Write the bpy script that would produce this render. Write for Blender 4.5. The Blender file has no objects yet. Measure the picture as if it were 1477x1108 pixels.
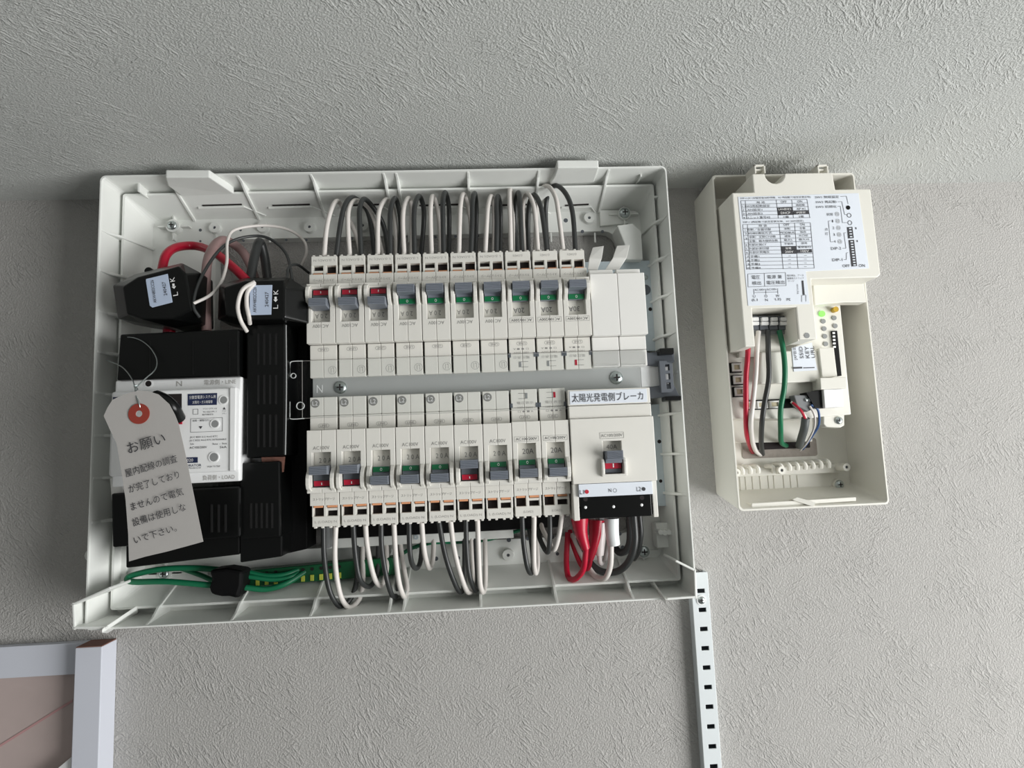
import bpy, bmesh, math, random
from mathutils import Vector, Matrix
random.seed(7)
C = bpy.context.scene.collection
SC = bpy.context.scene
# ------------------------------------------------------------------ camera
D = 0.5                       # camera distance from the wall (wall surface is the plane y = 0)
F = 900.0                     # focal length for a 1477 px wide frame
RT = Vector((0.99800842, -0.0480503, -0.04087006))
UP = Vector((0.0351951, -0.11353338, 0.99291061))
FW = Vector((0.05234977, 0.99237157, 0.11161613))
cd = bpy.data.cameras.new('camera'); cam = bpy.data.objects.new('camera', cd); C.objects.link(cam)
cd.sensor_fit = 'HORIZONTAL'; cd.sensor_width = 36.0; cd.lens = F / 1477 * 36.0
cd.clip_start = 0.01; cd.clip_end = 20
M = Matrix((RT, UP, -FW)).transposed().to_4x4(); M.translation = Vector((0, -D, 0))
cam.matrix_world = M
SC.camera = cam
# ------------------------------------------------------------------ light
w = bpy.data.worlds.new('world'); SC.world = w; w.use_nodes = True
w.node_tree.nodes['Background'].inputs[0].default_value = (0.98, 1.0, 0.97, 1)
w.node_tree.nodes['Background'].inputs[1].default_value = 0.15
def area(name, loc, aim, sx, sy, power, col):
    l = bpy.data.lights.new(name, 'AREA'); l.shape = 'RECTANGLE'; l.size = sx; l.size_y = sy; l.energy = power; l.color = col
    o = bpy.data.objects.new(name, l); C.objects.link(o); o.location = loc
    o.rotation_euler = (Vector(aim) - Vector(loc)).to_track_quat('-Z', 'Y').to_euler()
    return o
area('window_daylight', (1.38, -0.92, -0.42), (0.05, 0, 0.04), 1.0, 1.0, 34, (1.0, 1.0, 0.99))
SC.view_settings.view_transform = 'Standard'; SC.view_settings.look = 'None'
SC.view_settings.gamma = 1; SC.view_settings.use_curve_mapping = False; SC.view_settings.exposure = 0.0

# ------------------------------------------------------------------ helpers
def P(px, py, Y):
    d = FW + RT * ((px - 738.5) / F) - UP * ((py - 554) / F)
    t = (D + Y) / d.y
    return Vector((d.x * t, Y, d.z * t))
def X(px, py, Y): return P(px, py, Y).x
def Z(px, py, Y): return P(px, py, Y).z
def lin(c):
    c = c / 255.0
    return c / 12.92 if c <= 0.04045 else ((c + 0.055) / 1.055) ** 2.4
def mat(name, rgb, rough=0.5, metal=0.0, spec=0.5, grain=0.0, gscale=900, bump=0.0, coat=0.0, trans=0.0):
    m = bpy.data.materials.new(name); m.use_nodes = True
    nt = m.node_tree; b = nt.nodes['Principled BSDF']
    col = (lin(rgb[0]), lin(rgb[1]), lin(rgb[2]), 1)
    b.inputs['Base Color'].default_value = col; b.inputs['Roughness'].default_value = rough
    b.inputs['Metallic'].default_value = metal; b.inputs['Specular IOR Level'].default_value = spec
    b.inputs['Coat Weight'].default_value = coat; b.inputs['Transmission Weight'].default_value = trans
    tc = nt.nodes.new('ShaderNodeTexCoord')
    if grain or bump:
        n = nt.nodes.new('ShaderNodeTexNoise'); n.inputs['Scale'].default_value = gscale; n.inputs['Detail'].default_value = 3
        nt.links.new(tc.outputs['Object'], n.inputs['Vector'])
    if grain:
        mx = nt.nodes.new('ShaderNodeMix'); mx.data_type = 'RGBA'
        mx.inputs['A'].default_value = tuple(v * (1 - grain) for v in col[:3]) + (1,)
        mx.inputs['B'].default_value = tuple(min(1, v * (1 + grain)) for v in col[:3]) + (1,)
        nt.links.new(n.outputs['Fac'], mx.inputs['Factor']); nt.links.new(mx.outputs['Result'], b.inputs['Base Color'])
    if bump:
        bp = nt.nodes.new('ShaderNodeBump'); bp.inputs['Strength'].default_value = bump; bp.inputs['Distance'].default_value = 0.0004
        nt.links.new(n.outputs['Fac'], bp.inputs['Height']); nt.links.new(bp.outputs['Normal'], b.inputs['Normal'])
    return m
def stucco(name, rgb, strength):
    m = bpy.data.materials.new(name); m.use_nodes = True
    nt = m.node_tree; N = nt.nodes; L = nt.links; b = N['Principled BSDF']
    b.inputs['Roughness'].default_value = 0.72; b.inputs['Specular IOR Level'].default_value = 0.25
    tc = N.new('ShaderNodeTexCoord')
    wallp = 'wall' in name
    def noise(sc, det=2.0, dist=0.0, rot=None, stretch=1.0, rough=0.5):
        n = N.new('ShaderNodeTexNoise'); n.inputs['Scale'].default_value = sc; n.inputs['Detail'].default_value = det
        n.inputs['Distortion'].default_value = dist; n.inputs['Roughness'].default_value = rough
        if rot is None: L.new(tc.outputs['Object'], n.inputs['Vector'])
        else:
            r = N.new('ShaderNodeVectorRotate'); r.rotation_type = 'AXIS_ANGLE'; r.inputs['Axis'].default_value = (0, 1, 0) if wallp else (0, 0, 1)
            r.inputs['Angle'].default_value = math.radians(rot); mp = N.new('ShaderNodeMapping'); mp.inputs['Scale'].default_value = (stretch, 1, 1)
            L.new(tc.outputs['Object'], r.inputs['Vector']); L.new(r.outputs['Vector'], mp.inputs['Vector']); L.new(mp.outputs['Vector'], n.inputs['Vector'])
        return n.outputs['Fac']
    def rng(v, a, b_, lo=0.0, hi=1.0):
        r = N.new('ShaderNodeMapRange'); r.interpolation_type = 'SMOOTHSTEP'
        for k, q in (('From Min', a), ('From Max', b_), ('To Min', lo), ('To Max', hi)): r.inputs[k].default_value = q
        L.new(v, r.inputs['Value']); return r.outputs['Result']
    def op(o_, x, y):
        m_ = N.new('ShaderNodeMath'); m_.operation = o_
        for k, q in enumerate((x, y)):
            if isinstance(q, (int, float)): m_.inputs[k].default_value = q
            else: L.new(q, m_.inputs[k])
        return m_.outputs[0]
    sg = 1
    grain_ = rng(noise(760, 2.5, 0.5), 0.38, 0.68)
    s1 = op('MULTIPLY', rng(noise(520, 1.5, 0.6, -42 * sg, 0.20), 0.52, 0.68), rng(noise(22, 1), 0.45, 0.62))
    s2 = op('MULTIPLY', rng(noise(500, 1.5, 0.6, -62 * sg, 0.22), 0.52, 0.68), rng(noise(17, 1), 0.48, 0.62))
    s3 = op('MULTIPLY', rng(noise(560, 1.5, 0.6, 30 * sg, 0.25), 0.54, 0.70), rng(noise(27, 1), 0.52, 0.66))
    hh = op('ADD', op('MULTIPLY', grain_, 0.62), op('MAXIMUM', op('MAXIMUM', s1, s2), s3))
    cr = N.new('ShaderNodeMapRange'); L.new(hh, cr.inputs['Value']); cr.inputs['From Max'].default_value = 1.4
    bp = N.new('ShaderNodeBump'); bp.inputs['Strength'].default_value = strength; bp.inputs['Distance'].default_value = 0.0013
    L.new(cr.outputs['Result'], bp.inputs['Height']); L.new(bp.outputs['Normal'], b.inputs['Normal'])
    c = [lin(v) for v in rgb]
    mx = N.new('ShaderNodeMix'); mx.data_type = 'RGBA'
    mx.inputs['A'].default_value = (c[0] * .93, c[1] * .93, c[2] * .93, 1); mx.inputs['B'].default_value = (c[0], c[1], c[2], 1)
    L.new(cr.outputs['Result'], mx.inputs['Factor']); L.new(mx.outputs['Result'], b.inputs['Base Color'])
    return m
WALL = stucco('wall_paper', (186, 184, 181), 0.7)
CEIL = stucco('ceiling_paper', (206, 208, 205), 0.6)
TRAY = mat('tray_plastic', (233, 235, 231), 0.42, grain=0.02, gscale=60)
IVORY = mat('breaker_plastic', (226, 224, 217), 0.45, grain=0.02, gscale=80)
BOXM = mat('ivory_plastic', (230, 228, 219), 0.45, grain=0.02, gscale=50)
PALE = mat('pale_plastic', (233, 232, 228), 0.38)
WHITE = mat('white_plastic', (242, 243, 243), 0.3)
LABEL = mat('label_paper', (228, 234, 243), 0.5)
BLUEL = mat('pale_blue_label', (186, 200, 222), 0.5)
GRAYT = mat('toggle_grey', (118, 124, 134), 0.42)
GRAYD = mat('dark_grey_plastic', (92, 97, 104), 0.45)
GRAYP = mat('plug_grey', (122, 124, 126), 0.5)
GRAYM = mat('grey_plastic', (142, 144, 144), 0.5)
RED = mat('signal_red', (178, 22, 52), 0.4)
GREEN = mat('signal_green', (0, 104, 62), 0.4)
ORANGE = mat('lever_orange', (226, 160, 118), 0.5)
BLACK = mat('black_plastic', (7, 8, 8), 0.28, spec=0.35, grain=0.15, gscale=400)
BLACKM = mat('matte_black', (6, 6, 7), 0.6, spec=0.2)
SLOT = mat('slot_dark', (28, 20, 20), 0.8)
INK = mat('print_ink', (58, 58, 62), 0.6)
INKG = mat('grey_ink', (138, 137, 134), 0.6)
INKL = mat('faint_ink', (168, 166, 162), 0.6)
INKW = mat('white_ink', (240, 240, 240), 0.5)
INKR = mat('red_ink', (196, 40, 60), 0.5)
NAVY = mat('navy_print', (34, 44, 78), 0.5)
CW = mat('white_cable', (218, 213, 208), 0.38, grain=0.03, gscale=120)
CB = mat('black_cable', (50, 52, 52), 0.38, grain=0.1, gscale=200)
CR = mat('red_cable', (180, 14, 48), 0.35)
CP = mat('pinkish_cable', (160, 132, 130), 0.45, grain=0.1, gscale=200)
CG = mat('green_cable', (18, 110, 74), 0.4)
CG2 = mat('deep_green', (8, 84, 48), 0.4)
STEEL = mat('zinc_steel', (190, 198, 198), 0.28, 1.0)
GALV = mat('galvanised_sheet', (192, 204, 210), 0.5, 0.25, grain=0.05, gscale=500)
BUSM = mat('grey_bus_strip', (178, 180, 179), 0.42, 0.15)
TAGP = mat('tag_paper', (176, 173, 170), 0.7, grain=0.02, gscale=300)
TAGR = mat('tag_red', (150, 58, 46), 0.6)
YEL = mat('yellow_screw', (196, 204, 80), 0.5)
POSTM = mat('white_laminate', (208, 211, 221), 0.5)
RAILM = mat('white_steel', (222, 228, 230), 0.35)
WOOD = mat('brown_end_grain', (122, 84, 72), 0.7, grain=0.35, gscale=700)
BOARD = mat('pinkish_board', (186, 170, 166), 0.7, grain=0.06, gscale=90)
PINK = mat('pink_chalk', (188, 146, 146), 0.8)
GOLD = mat('brass', (196, 160, 60), 0.35, 0.6)
TAN = mat('tan_connector', (196, 186, 156), 0.5)
MORTAR = mat('hole_filler', (158, 150, 142), 0.8, grain=0.2, gscale=300, bump=0.8)
SHRINK = mat('cable_sheath', (84, 88, 88), 0.5)
CBL = mat('blue_cable', (52, 86, 140), 0.4)
BOOTW = mat('white_vinyl_cap', (232, 236, 236), 0.3)
CPW = mat('clear_white_vinyl', (214, 206, 204), 0.25)
LED = mat('led_green', (120, 225, 90), 0.4)
LEDn = LED.node_tree.nodes['Principled BSDF']; LEDn.inputs['Emission Color'].default_value = (0.25, 1, 0.12, 1); LEDn.inputs['Emission Strength'].default_value = 0.7
def clear_mat():
    m = bpy.data.materials.new('clear_acrylic'); m.use_nodes = True; nt = m.node_tree
    for n in list(nt.nodes): nt.nodes.remove(n)
    o = nt.nodes.new('ShaderNodeOutputMaterial'); t = nt.nodes.new('ShaderNodeBsdfTransparent'); g = nt.nodes.new('ShaderNodeBsdfGlossy')
    t.inputs[0].default_value = (0.985, 0.99, 0.99, 1); g.inputs['Roughness'].default_value = 0.08
    lw = nt.nodes.new('ShaderNodeLayerWeight'); lw.inputs['Blend'].default_value = 0.5
    pw = nt.nodes.new('ShaderNodeMath'); pw.operation = 'POWER'; pw.inputs[1].default_value = 5; nt.links.new(lw.outputs['Facing'], pw.inputs[0])
    fr = nt.nodes.new('ShaderNodeMath'); fr.operation = 'MULTIPLY_ADD'; fr.inputs[1].default_value = 0.4; fr.inputs[2].default_value = 0.015; nt.links.new(pw.outputs[0], fr.inputs[0])
    mx = nt.nodes.new('ShaderNodeMixShader'); nt.links.new(fr.outputs[0], mx.inputs[0]); nt.links.new(t.outputs[0], mx.inputs[1]); nt.links.new(g.outputs[0], mx.inputs[2])
    nt.links.new(mx.outputs[0], o.inputs[0]); return m
CLEAR = clear_mat()

ORG = Vector((0, 0, 0))
def tag(o, label, cat, group=None, kind=None):
    if label: o['label'] = label
    if cat: o['category'] = cat
    if group: o['group'] = group
    if kind: o['kind'] = kind
    return o
def thing(name, label, cat, loc=(0, 0, 0), group=None):
    global ORG
    o = bpy.data.objects.new(name, None); C.objects.link(o); o.empty_display_size = 0.01
    o.location = loc; ORG = Vector(loc)
    return tag(o, label, cat, group)
class MB:
    def __init__(s): s.v = []; s.f = []; s.sm = []
    def add(s, vs, fs, smooth=False):
        n = len(s.v); s.v += [Vector(v) for v in vs]; s.f += [tuple(i + n for i in f) for f in fs]; s.sm += [smooth] * len(fs); return s
    def box(s, x0, x1, y0, y1, z0, z1):
        return s.add([(x0, y0, z0), (x1, y0, z0), (x1, y1, z0), (x0, y1, z0), (x0, y0, z1), (x1, y0, z1), (x1, y1, z1), (x0, y1, z1)],
                     [(3, 2, 1, 0), (4, 5, 6, 7), (0, 1, 5, 4), (1, 2, 6, 5), (2, 3, 7, 6), (3, 0, 4, 7)])
    def prism(s, pts, off):
        n = len(pts); off = Vector(off)
        vs = [Vector(p) for p in pts] + [Vector(p) + off for p in pts]
        fs = [tuple(range(n)), tuple(range(2 * n - 1, n - 1, -1))]
        fs += [(i, i + n, (i + 1) % n + n, (i + 1) % n) for i in range(n)]
        return s.add(vs, fs)
    def px(s, pts, Y, depth):
        return s.prism([P(a, b, Y) for a, b in pts], (0, depth, 0))
    def cyl(s, c, r, h, axis='Y', n=20, r2=None, hole=0):
        c = Vector(c); r2 = r if r2 is None else r2
        ax = {'X': Vector((1, 0, 0)), 'Y': Vector((0, 1, 0)), 'Z': Vector((0, 0, 1))}[axis] if isinstance(axis, str) else Vector(axis).normalized()
        a = ax.orthogonal().normalized(); b = ax.cross(a)
        ring = lambda rr, t: [c + ax * t + (a * math.cos(2 * math.pi * i / n) + b * math.sin(2 * math.pi * i / n)) * rr for i in range(n)]
        if not hole:
            return s.add(ring(r, 0) + ring(r2, h), [(i, (i + 1) % n, (i + 1) % n + n, i + n) for i in range(n)] + [tuple(range(n - 1, -1, -1)), tuple(range(n, 2 * n))], True)
        vs = ring(r, 0) + ring(r2, h) + ring(hole, 0) + ring(hole, h); fs = []
        for i in range(n):
            j = (i + 1) % n
            fs += [(i, j, j + n, i + n), (i + 2 * n, i + 3 * n, j + 3 * n, j + 2 * n), (i, i + 2 * n, j + 2 * n, j), (i + n, j + n, j + 3 * n, i + 3 * n)]
        return s.add(vs, fs, True)
    def dome(s, c, r, h, n=16, rings=4, back=0.0005):
        c = Vector(c); vs = []; fs = []
        prof = [(r, back)] + [(r * math.cos(t * math.pi / 2 / rings), -h * math.sin(t * math.pi / 2 / rings)) for t in range(rings)]
        for rr, yy in prof:
            vs += [c + Vector((rr * math.cos(2 * math.pi * i / n), yy, rr * math.sin(2 * math.pi * i / n))) for i in range(n)]
        for k in range(len(prof) - 1):
            fs += [(k * n + i, k * n + (i + 1) % n, (k + 1) * n + (i + 1) % n, (k + 1) * n + i) for i in range(n)]
        vs.append(c + Vector((0, -h, 0))); t = len(vs) - 1; b0 = (len(prof) - 1) * n
        fs += [(b0 + i, b0 + (i + 1) % n, t) for i in range(n)]
        return s.add(vs, fs, True)
    def plate(s, xs, zs, hole, y0, y1):
        nx, nz = len(xs) - 1, len(zs) - 1
        sol = lambda i, j: 0 <= i < nx and 0 <= j < nz and not hole(i, j)
        vid = {}; vs = []; fs = []
        def v(i, j, k):
            if (i, j, k) not in vid: vid[(i, j, k)] = len(vs); vs.append((xs[i], (y0, y1)[k], zs[j]))
            return vid[(i, j, k)]
        for i in range(nx):
            for j in range(nz):
                if not sol(i, j): continue
                fs.append((v(i, j, 0), v(i + 1, j, 0), v(i + 1, j + 1, 0), v(i, j + 1, 0)))
                fs.append((v(i, j, 1), v(i, j + 1, 1), v(i + 1, j + 1, 1), v(i + 1, j, 1)))
                if not sol(i - 1, j): fs.append((v(i, j, 0), v(i, j + 1, 0), v(i, j + 1, 1), v(i, j, 1)))
                if not sol(i + 1, j): fs.append((v(i + 1, j, 0), v(i + 1, j, 1), v(i + 1, j + 1, 1), v(i + 1, j + 1, 0)))
                if not sol(i, j - 1): fs.append((v(i, j, 0), v(i, j, 1), v(i + 1, j, 1), v(i + 1, j, 0)))
                if not sol(i, j + 1): fs.append((v(i, j + 1, 0), v(i + 1, j + 1, 0), v(i + 1, j + 1, 1), v(i, j + 1, 1)))
        return s.add(vs, fs)
    def tube(s, pts, r, n=10, sub=6, r2=None):
        pts = [Vector(p) for p in pts]
        ext = [pts[0] * 2 - pts[1]] + pts + [pts[-1] * 2 - pts[-2]]; path = []
        for i in range(1, len(ext) - 2):
            p0, p1, p2, p3 = ext[i - 1:i + 3]
            for k in range(sub):
                t = k / sub
                path.append(0.5 * ((2 * p1) + (p2 - p0) * t + (2 * p0 - 5 * p1 + 4 * p2 - p3) * t * t + (3 * p1 - p0 - 3 * p2 + p3) * t ** 3))
        path.append(pts[-1])
        vs = []; fs = []; tg = (path[1] - path[0]).normalized(); nr = tg.orthogonal().normalized(); m = len(path)
        for i, p in enumerate(path):
            t2 = (path[min(i + 1, m - 1)] - path[max(i - 1, 0)]).normalized()
            nr = (nr - t2 * nr.dot(t2)).normalized(); bn = t2.cross(nr)
            rr = r if r2 is None else r + (r2 - r) * i / (m - 1)
            vs += [p + (nr * math.cos(2 * math.pi * k / n) + bn * math.sin(2 * math.pi * k / n)) * rr for k in range(n)]
        for i in range(m - 1):
            fs += [(i * n + k, i * n + (k + 1) % n, (i + 1) * n + (k + 1) % n, (i + 1) * n + k) for k in range(n)]
        fs += [tuple(range(n - 1, -1, -1)), tuple(range((m - 1) * n, m * n))]
        return s.add(vs, fs, True)
    def build(s, name, material, parent=None, bevel=0.0, org=None, seg=2):
        og = ORG if org is None else Vector(org)
        me = bpy.data.meshes.new(name); me.from_pydata([tuple(v - og) for v in s.v], [], s.f); me.validate()
        bm = bmesh.new(); bm.from_mesh(me); bmesh.ops.recalc_face_normals(bm, faces=bm.faces); bm.to_mesh(me); bm.free()
        me.polygons.foreach_set('use_smooth', s.sm if len(me.polygons) == len(s.sm) else [False] * len(me.polygons))
        me.materials.append(material)
        if any(s.sm):
            try: me.set_sharp_from_angle(angle=math.radians(40))
            except Exception: pass
        o = bpy.data.objects.new(name, me); C.objects.link(o)
        if parent is not None: o.parent = parent
        else: o.location = og
        if bevel:
            b = o.modifiers.new('bevel', 'BEVEL'); b.width = bevel; b.segments = seg; b.limit_method = 'ANGLE'; b.angle_limit = math.radians(35)
        return o
_tc = {}
def text_mesh(s, w, h, m, sp=1.0):
    key = (s, w, h, m.name, sp)
    if key in _tc: return _tc[key]
    cu = bpy.data.curves.new('lettering', 'FONT'); cu.body = s; cu.size = 1; cu.space_character = sp; cu.resolution_u = 2
    ob = bpy.data.objects.new('t', cu); C.objects.link(ob); bpy.context.view_layer.update()
    me = bpy.data.meshes.new_from_object(ob.evaluated_get(bpy.context.evaluated_depsgraph_get()))
    bpy.data.objects.remove(ob); bpy.data.curves.remove(cu)
    xs = [v.co.x for v in me.vertices]; ys = [v.co.y for v in me.vertices]
    if xs:
        cx, cy = (min(xs) + max(xs)) / 2, (min(ys) + max(ys)) / 2; ww, hh = max(xs) - min(xs), max(ys) - min(ys)
        kx = w / ww if w else h / hh; ky = h / max(hh, 1e-6) if h else kx
        if not w: kx = ky
        for v in me.vertices: v.co = ((v.co.x - cx) * kx, (v.co.y - cy) * ky, 0)
    me.materials.clear(); me.materials.append(m); me.name = 'lettering'
    _tc[key] = me; return me
def text(parent, s, pos, w, h, m, rot=0.0, sp=1.0, name='lettering', tilt=None):
    """flat printed text facing the room (-Y); w, h in metres, rot in degrees anticlockwise as seen"""
    o = bpy.data.objects.new(name, text_mesh(s, w, h, m, sp)); C.objects.link(o); o.parent = parent
    mm = Matrix.Rotation(-math.radians(rot), 4, 'Y') @ Matrix.Rotation(math.pi / 2, 4, 'X')
    if tilt is not None: mm = tilt @ mm
    mm.translation = Vector(pos) - ORG; o.matrix_local = mm
    return o
def tpx(parent, s, px, py, Y, wpx, hpx, m, rot=0, sp=1.0):
    k = (P(px + .5, py, Y) - P(px - .5, py, Y)).length
    return text(parent, s, P(px, py, Y - 0.00008), round(wpx * k, 5) if wpx else None, round(hpx * k, 5) if hpx else None, m, rot, sp)
def screw(parent, c, r=0.0035, m=None, name='screw'):
    c = Vector(c); b = MB().dome(c, r, r * 0.45)
    o = b.build(name, m or STEEL, parent)
    x = MB(); y = c.y - r * 0.46
    x.box(c.x - r * .5, c.x + r * .5, y, y + .0006, c.z - r * .11, c.z + r * .11); x.box(c.x - r * .11, c.x + r * .11, y - .00002, y + .0006, c.z - r * .5, c.z + r * .5)
    x.build('cross_slot', SLOT, o)
    return o

# ================================================================== setting
b = MB().box(-1.6, 1.4, 0.0, 0.08, -1.6, 0.2185); o = b.build('wall_back', WALL, None, org=(0, 0, 0)); tag(o, 'off-white stucco wallpapered wall behind the boxes', None, kind='structure')
b = MB().box(-1.6, 1.4, -1.5, 0.08, 0.2185, 0.30); o = b.build('ceiling', CEIL, None, org=(0, 0, 0)); tag(o, 'off-white stucco papered ceiling meeting the wall above the boxes', None, kind='structure')

# ================================================================== distribution board enclosure
tray = thing('distribution_board_enclosure', 'large open white plastic breaker panel enclosure on the wall', 'electrical enclosure', (-0.06, 0, 0.053))
RX0, RX1, RZ0, RZ1 = -0.2685, 0.1475, -0.1055, 0.2125
LX0, LX1, LZ0, LZ1 = -0.2625, 0.1420, -0.0965, 0.2062
FX0, FX1, FZ0, FZ1 = -0.2540, 0.1375, -0.0840, 0.1960
OX0, OX1, OZ0, OZ1 = -0.2050, 0.1180, -0.0650, 0.1790
def rr(x0, x1, z0, z1, y, r, n=4):
    pts = []
    for cx, cz, a0 in ((x1 - r, z1 - r, 0), (x0 + r, z1 - r, 90), (x0 + r, z0 + r, 180), (x1 - r, z0 + r, 270)):
        for k in range(n + 1):
            a = math.radians(a0 + 90 * k / n); pts.append(Vector((cx + r * math.cos(a), y, cz + r * math.sin(a))))
    return pts
def inset(R, d): return (R[0] + d, R[1] - d, R[2] + d, R[3] - d)
RR = (RX0, RX1, RZ0, RZ1); LL = (LX0, LX1, LZ0, LZ1); FF = (FX0, FX1, FZ0, FZ1); OO = (OX0, OX1, OZ0, OZ1)
rings = [(inset(RR, .001), 0.0, .003), (RR, -.054, .004), (inset(RR, .0004), -.0553, .004), (inset(RR, .0013), -.0553, .004), (inset(RR, .0017), -.054, .004), (inset(RR, .0035), -.024, .003),
         (inset(LL, -.0006), -.024, .002), (inset(LL, -.0004), -.0358, .002), (inset(LL, .0012), -.0358, .002), (FF, -.009, .006), (OO, -.009, .012), (inset(OO, .0006), -.0005, .012)]
b = MB(); allr = [rr(*R, y, r) for R, y, r in rings]; n = len(allr[0])
vs = [v for R in allr for v in R]; fs = []
for k in range(len(allr) - 1):
    for i in range(n): fs.append((k * n + i, k * n + (i + 1) % n, (k + 1) * n + (i + 1) % n, (k + 1) * n + i))
b.add(vs, fs); b.build('tray_shell', TRAY, tray)
def rib(side, c, th=.0019):
    uf = {'T': RZ1 - FZ1, 'B': FZ0 - RZ0, 'L': FX0 - RX0, 'R': RX1 - FX1}[side]; ul = {'T': RZ1 - LZ1, 'B': LZ0 - RZ0, 'L': LX0 - RX0, 'R': RX1 - LX1}[side]
    prof = [(.0014, -.0548), (.0022, -.0535), (ul * .55, -.046), (ul + .0015, -.0385), (ul + .003, -.034), (uf + .002, -.009), (uf - .001, -.009), (ul, -.034), (ul, -.023), (.003, -.023)]
    pts = []
    for u, y in prof:
        if side == 'T': pts.append((c - th / 2, y, RZ1 - u))
        if side == 'B': pts.append((c - th / 2, y, RZ0 + u))
        if side == 'L': pts.append((RX0 + u, y, c - th / 2))
        if side == 'R': pts.append((RX1 - u, y, c - th / 2))
    MB().prism(pts, (th, 0, 0) if side in 'TB' else (0, 0, th)).build('rib', TRAY, tray, .0003, seg=1)
for px in (240, 341.8, 447.3, 552.5, 570.8, 675, 777.8, 879): rib('T', X(px, 250, -.055))
for px in (210.6, 332.8, 446.3, 559.8, 580.8, 693.5, 804.3, 914.9): rib('B', X(px, 880, -.055))
for py in (330.6, 389, 447.7, 506.5, 566.7, 628, 690.4, 754): rib('L', Z(135, py, -.055))
for py in (308.5, 364, 420, 478, 536, 595, 655, 715): rib('R', Z(975, py, -.055))
# cover hooks standing up at the top
def slab(name, pts, off, m=TRAY, par=tray, bev=.0008):
    return MB().prism([P(*p) for p in pts], off).build(name, m, par, bev)
slab('hinge_hook', [(239, 256, -.064), (302, 256, -.064), (338, 280, -.0365), (262, 283, -.0365), (242, 268, -.052)], (0, 0, .0058))
slab('hinge_hook', [(804, 242, -.064), (863.7, 242, -.064), (857, 263, -.0365), (793, 266, -.0365), (800, 254, -.052)], (0, 0, .0060))
# flared corner hooks at the bottom
def wallseg(name, a, bb, Ya, Yb, depth, nrm, th=.0016):
    p, q = P(*a, Ya), P(*bb, Yb)
    return MB().prism([p, q, q + Vector((0, depth, 0)), p + Vector((0, depth, 0))], Vector(nrm) * th).build(name, TRAY, tray, .0004)
cw = MB()
def cseg(pts, Y, depth, th):
    for (a, c) in zip(pts[:-1], pts[1:]):
        p, q = P(*a, Y), P(*c, Y); d = (q - p).normalized(); nn = Vector((-d.z, 0, d.x)) * th
        p, q = p - d * th * .3, q + d * th * .3
        cw.prism([p, q, q + Vector((0, depth, 0)), p + Vector((0, depth, 0))], nn)
cseg([(157, 847), (103, 871), (104.5, 908), (152, 908)], -.062, .030, .0018)
cw.build('corner_hook', TRAY, tray, .0006)
cw = MB(); p = [P(147, 907, -.064), P(198, 873, -.040), P(200, 880, -.024), P(154, 908, -.024)]
cw.prism(p, (.0, 0, -.0030)); cw.build('hook_rib', TRAY, tray, .0008)
cw = MB(); cseg([(963, 866), (1005.5, 863), (1004, 822), (976, 808)], -.060, .030, .0016)
cw.build('corner_hook', TRAY, tray, .0006)
cw = MB(); cw.prism([P(961, 866, -.062), P(943, 838, -.040), P(936, 836, -.024), P(955, 862, -.024)], (0, 0, -.0028)); cw.build('hook_rib', TRAY, tray, .0008)
# side steps (small ledges on the skirt)
for (px, py) in ((206, 279), (922, 258)):
    p = P(px, py, -.04); MB().box(p.x - .0006, p.x + .0006, -.046, -.024, p.z - .001, RZ1 - .001).build('rib', TRAY, tray)
for (px, py) in ((945, 282), ):
    p = P(px, py, -.04); MB().box(LX1, RX1 - .001, -.038, -.024, p.z - .0006, p.z + .0006).build('rib', TRAY, tray)
# cable knock-outs framed on the sloping top wall
def wallpt(px, py):
    # point on the sloping inner top wall (lip LZ1@-.0358 -> FZ1@-.009)
    A = Vector((0, -.0358, LZ1 - .0009)); Bv = Vector((0, -.009, FZ1)); nrm = Vector((0, (Bv - A).z, -(Bv - A).y))
    d = FW + RT * ((px - 738.5) / F) - UP * ((py - 554) / F); o = Vector((0, -D, 0))
    t = (A - o).dot(nrm) / d.dot(nrm); return o + d * t - nrm.normalized() * 0
for x0, x1, x2 in ((287, 352, 384), (388, 450, 483), (490, 552, 575), (600, 668, 690), (700, 770, 800), (810, 852, 862)):
    q = MB(); pts = [wallpt(x0, 299), wallpt(x1, 297), wallpt(x2, 310)]
    pts = [p + Vector((0, -.0004, -.0008)) for p in pts]
    q.tube([pts[0], (pts[0] + pts[1]) / 2, pts[1]], .0009, 6, 2); q.tube([pts[1], (pts[1] + pts[2]) / 2, pts[2]], .0006, 6, 2)
    k = q.build('knockout_frame', TRAY, tray)
    a, c = wallpt(x0 + 5, 296), wallpt(x1 - 3, 294.4)
    q = MB().prism([a + Vector((0, -.0007, -.0004)), c + Vector((0, -.0007, -.0004)), c + Vector((0, .0004, -.0008)), a + Vector((0, .0004, -.0008))], (0, 0, .0008)); q.build('knockout_gap', SLOT, k)
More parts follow.
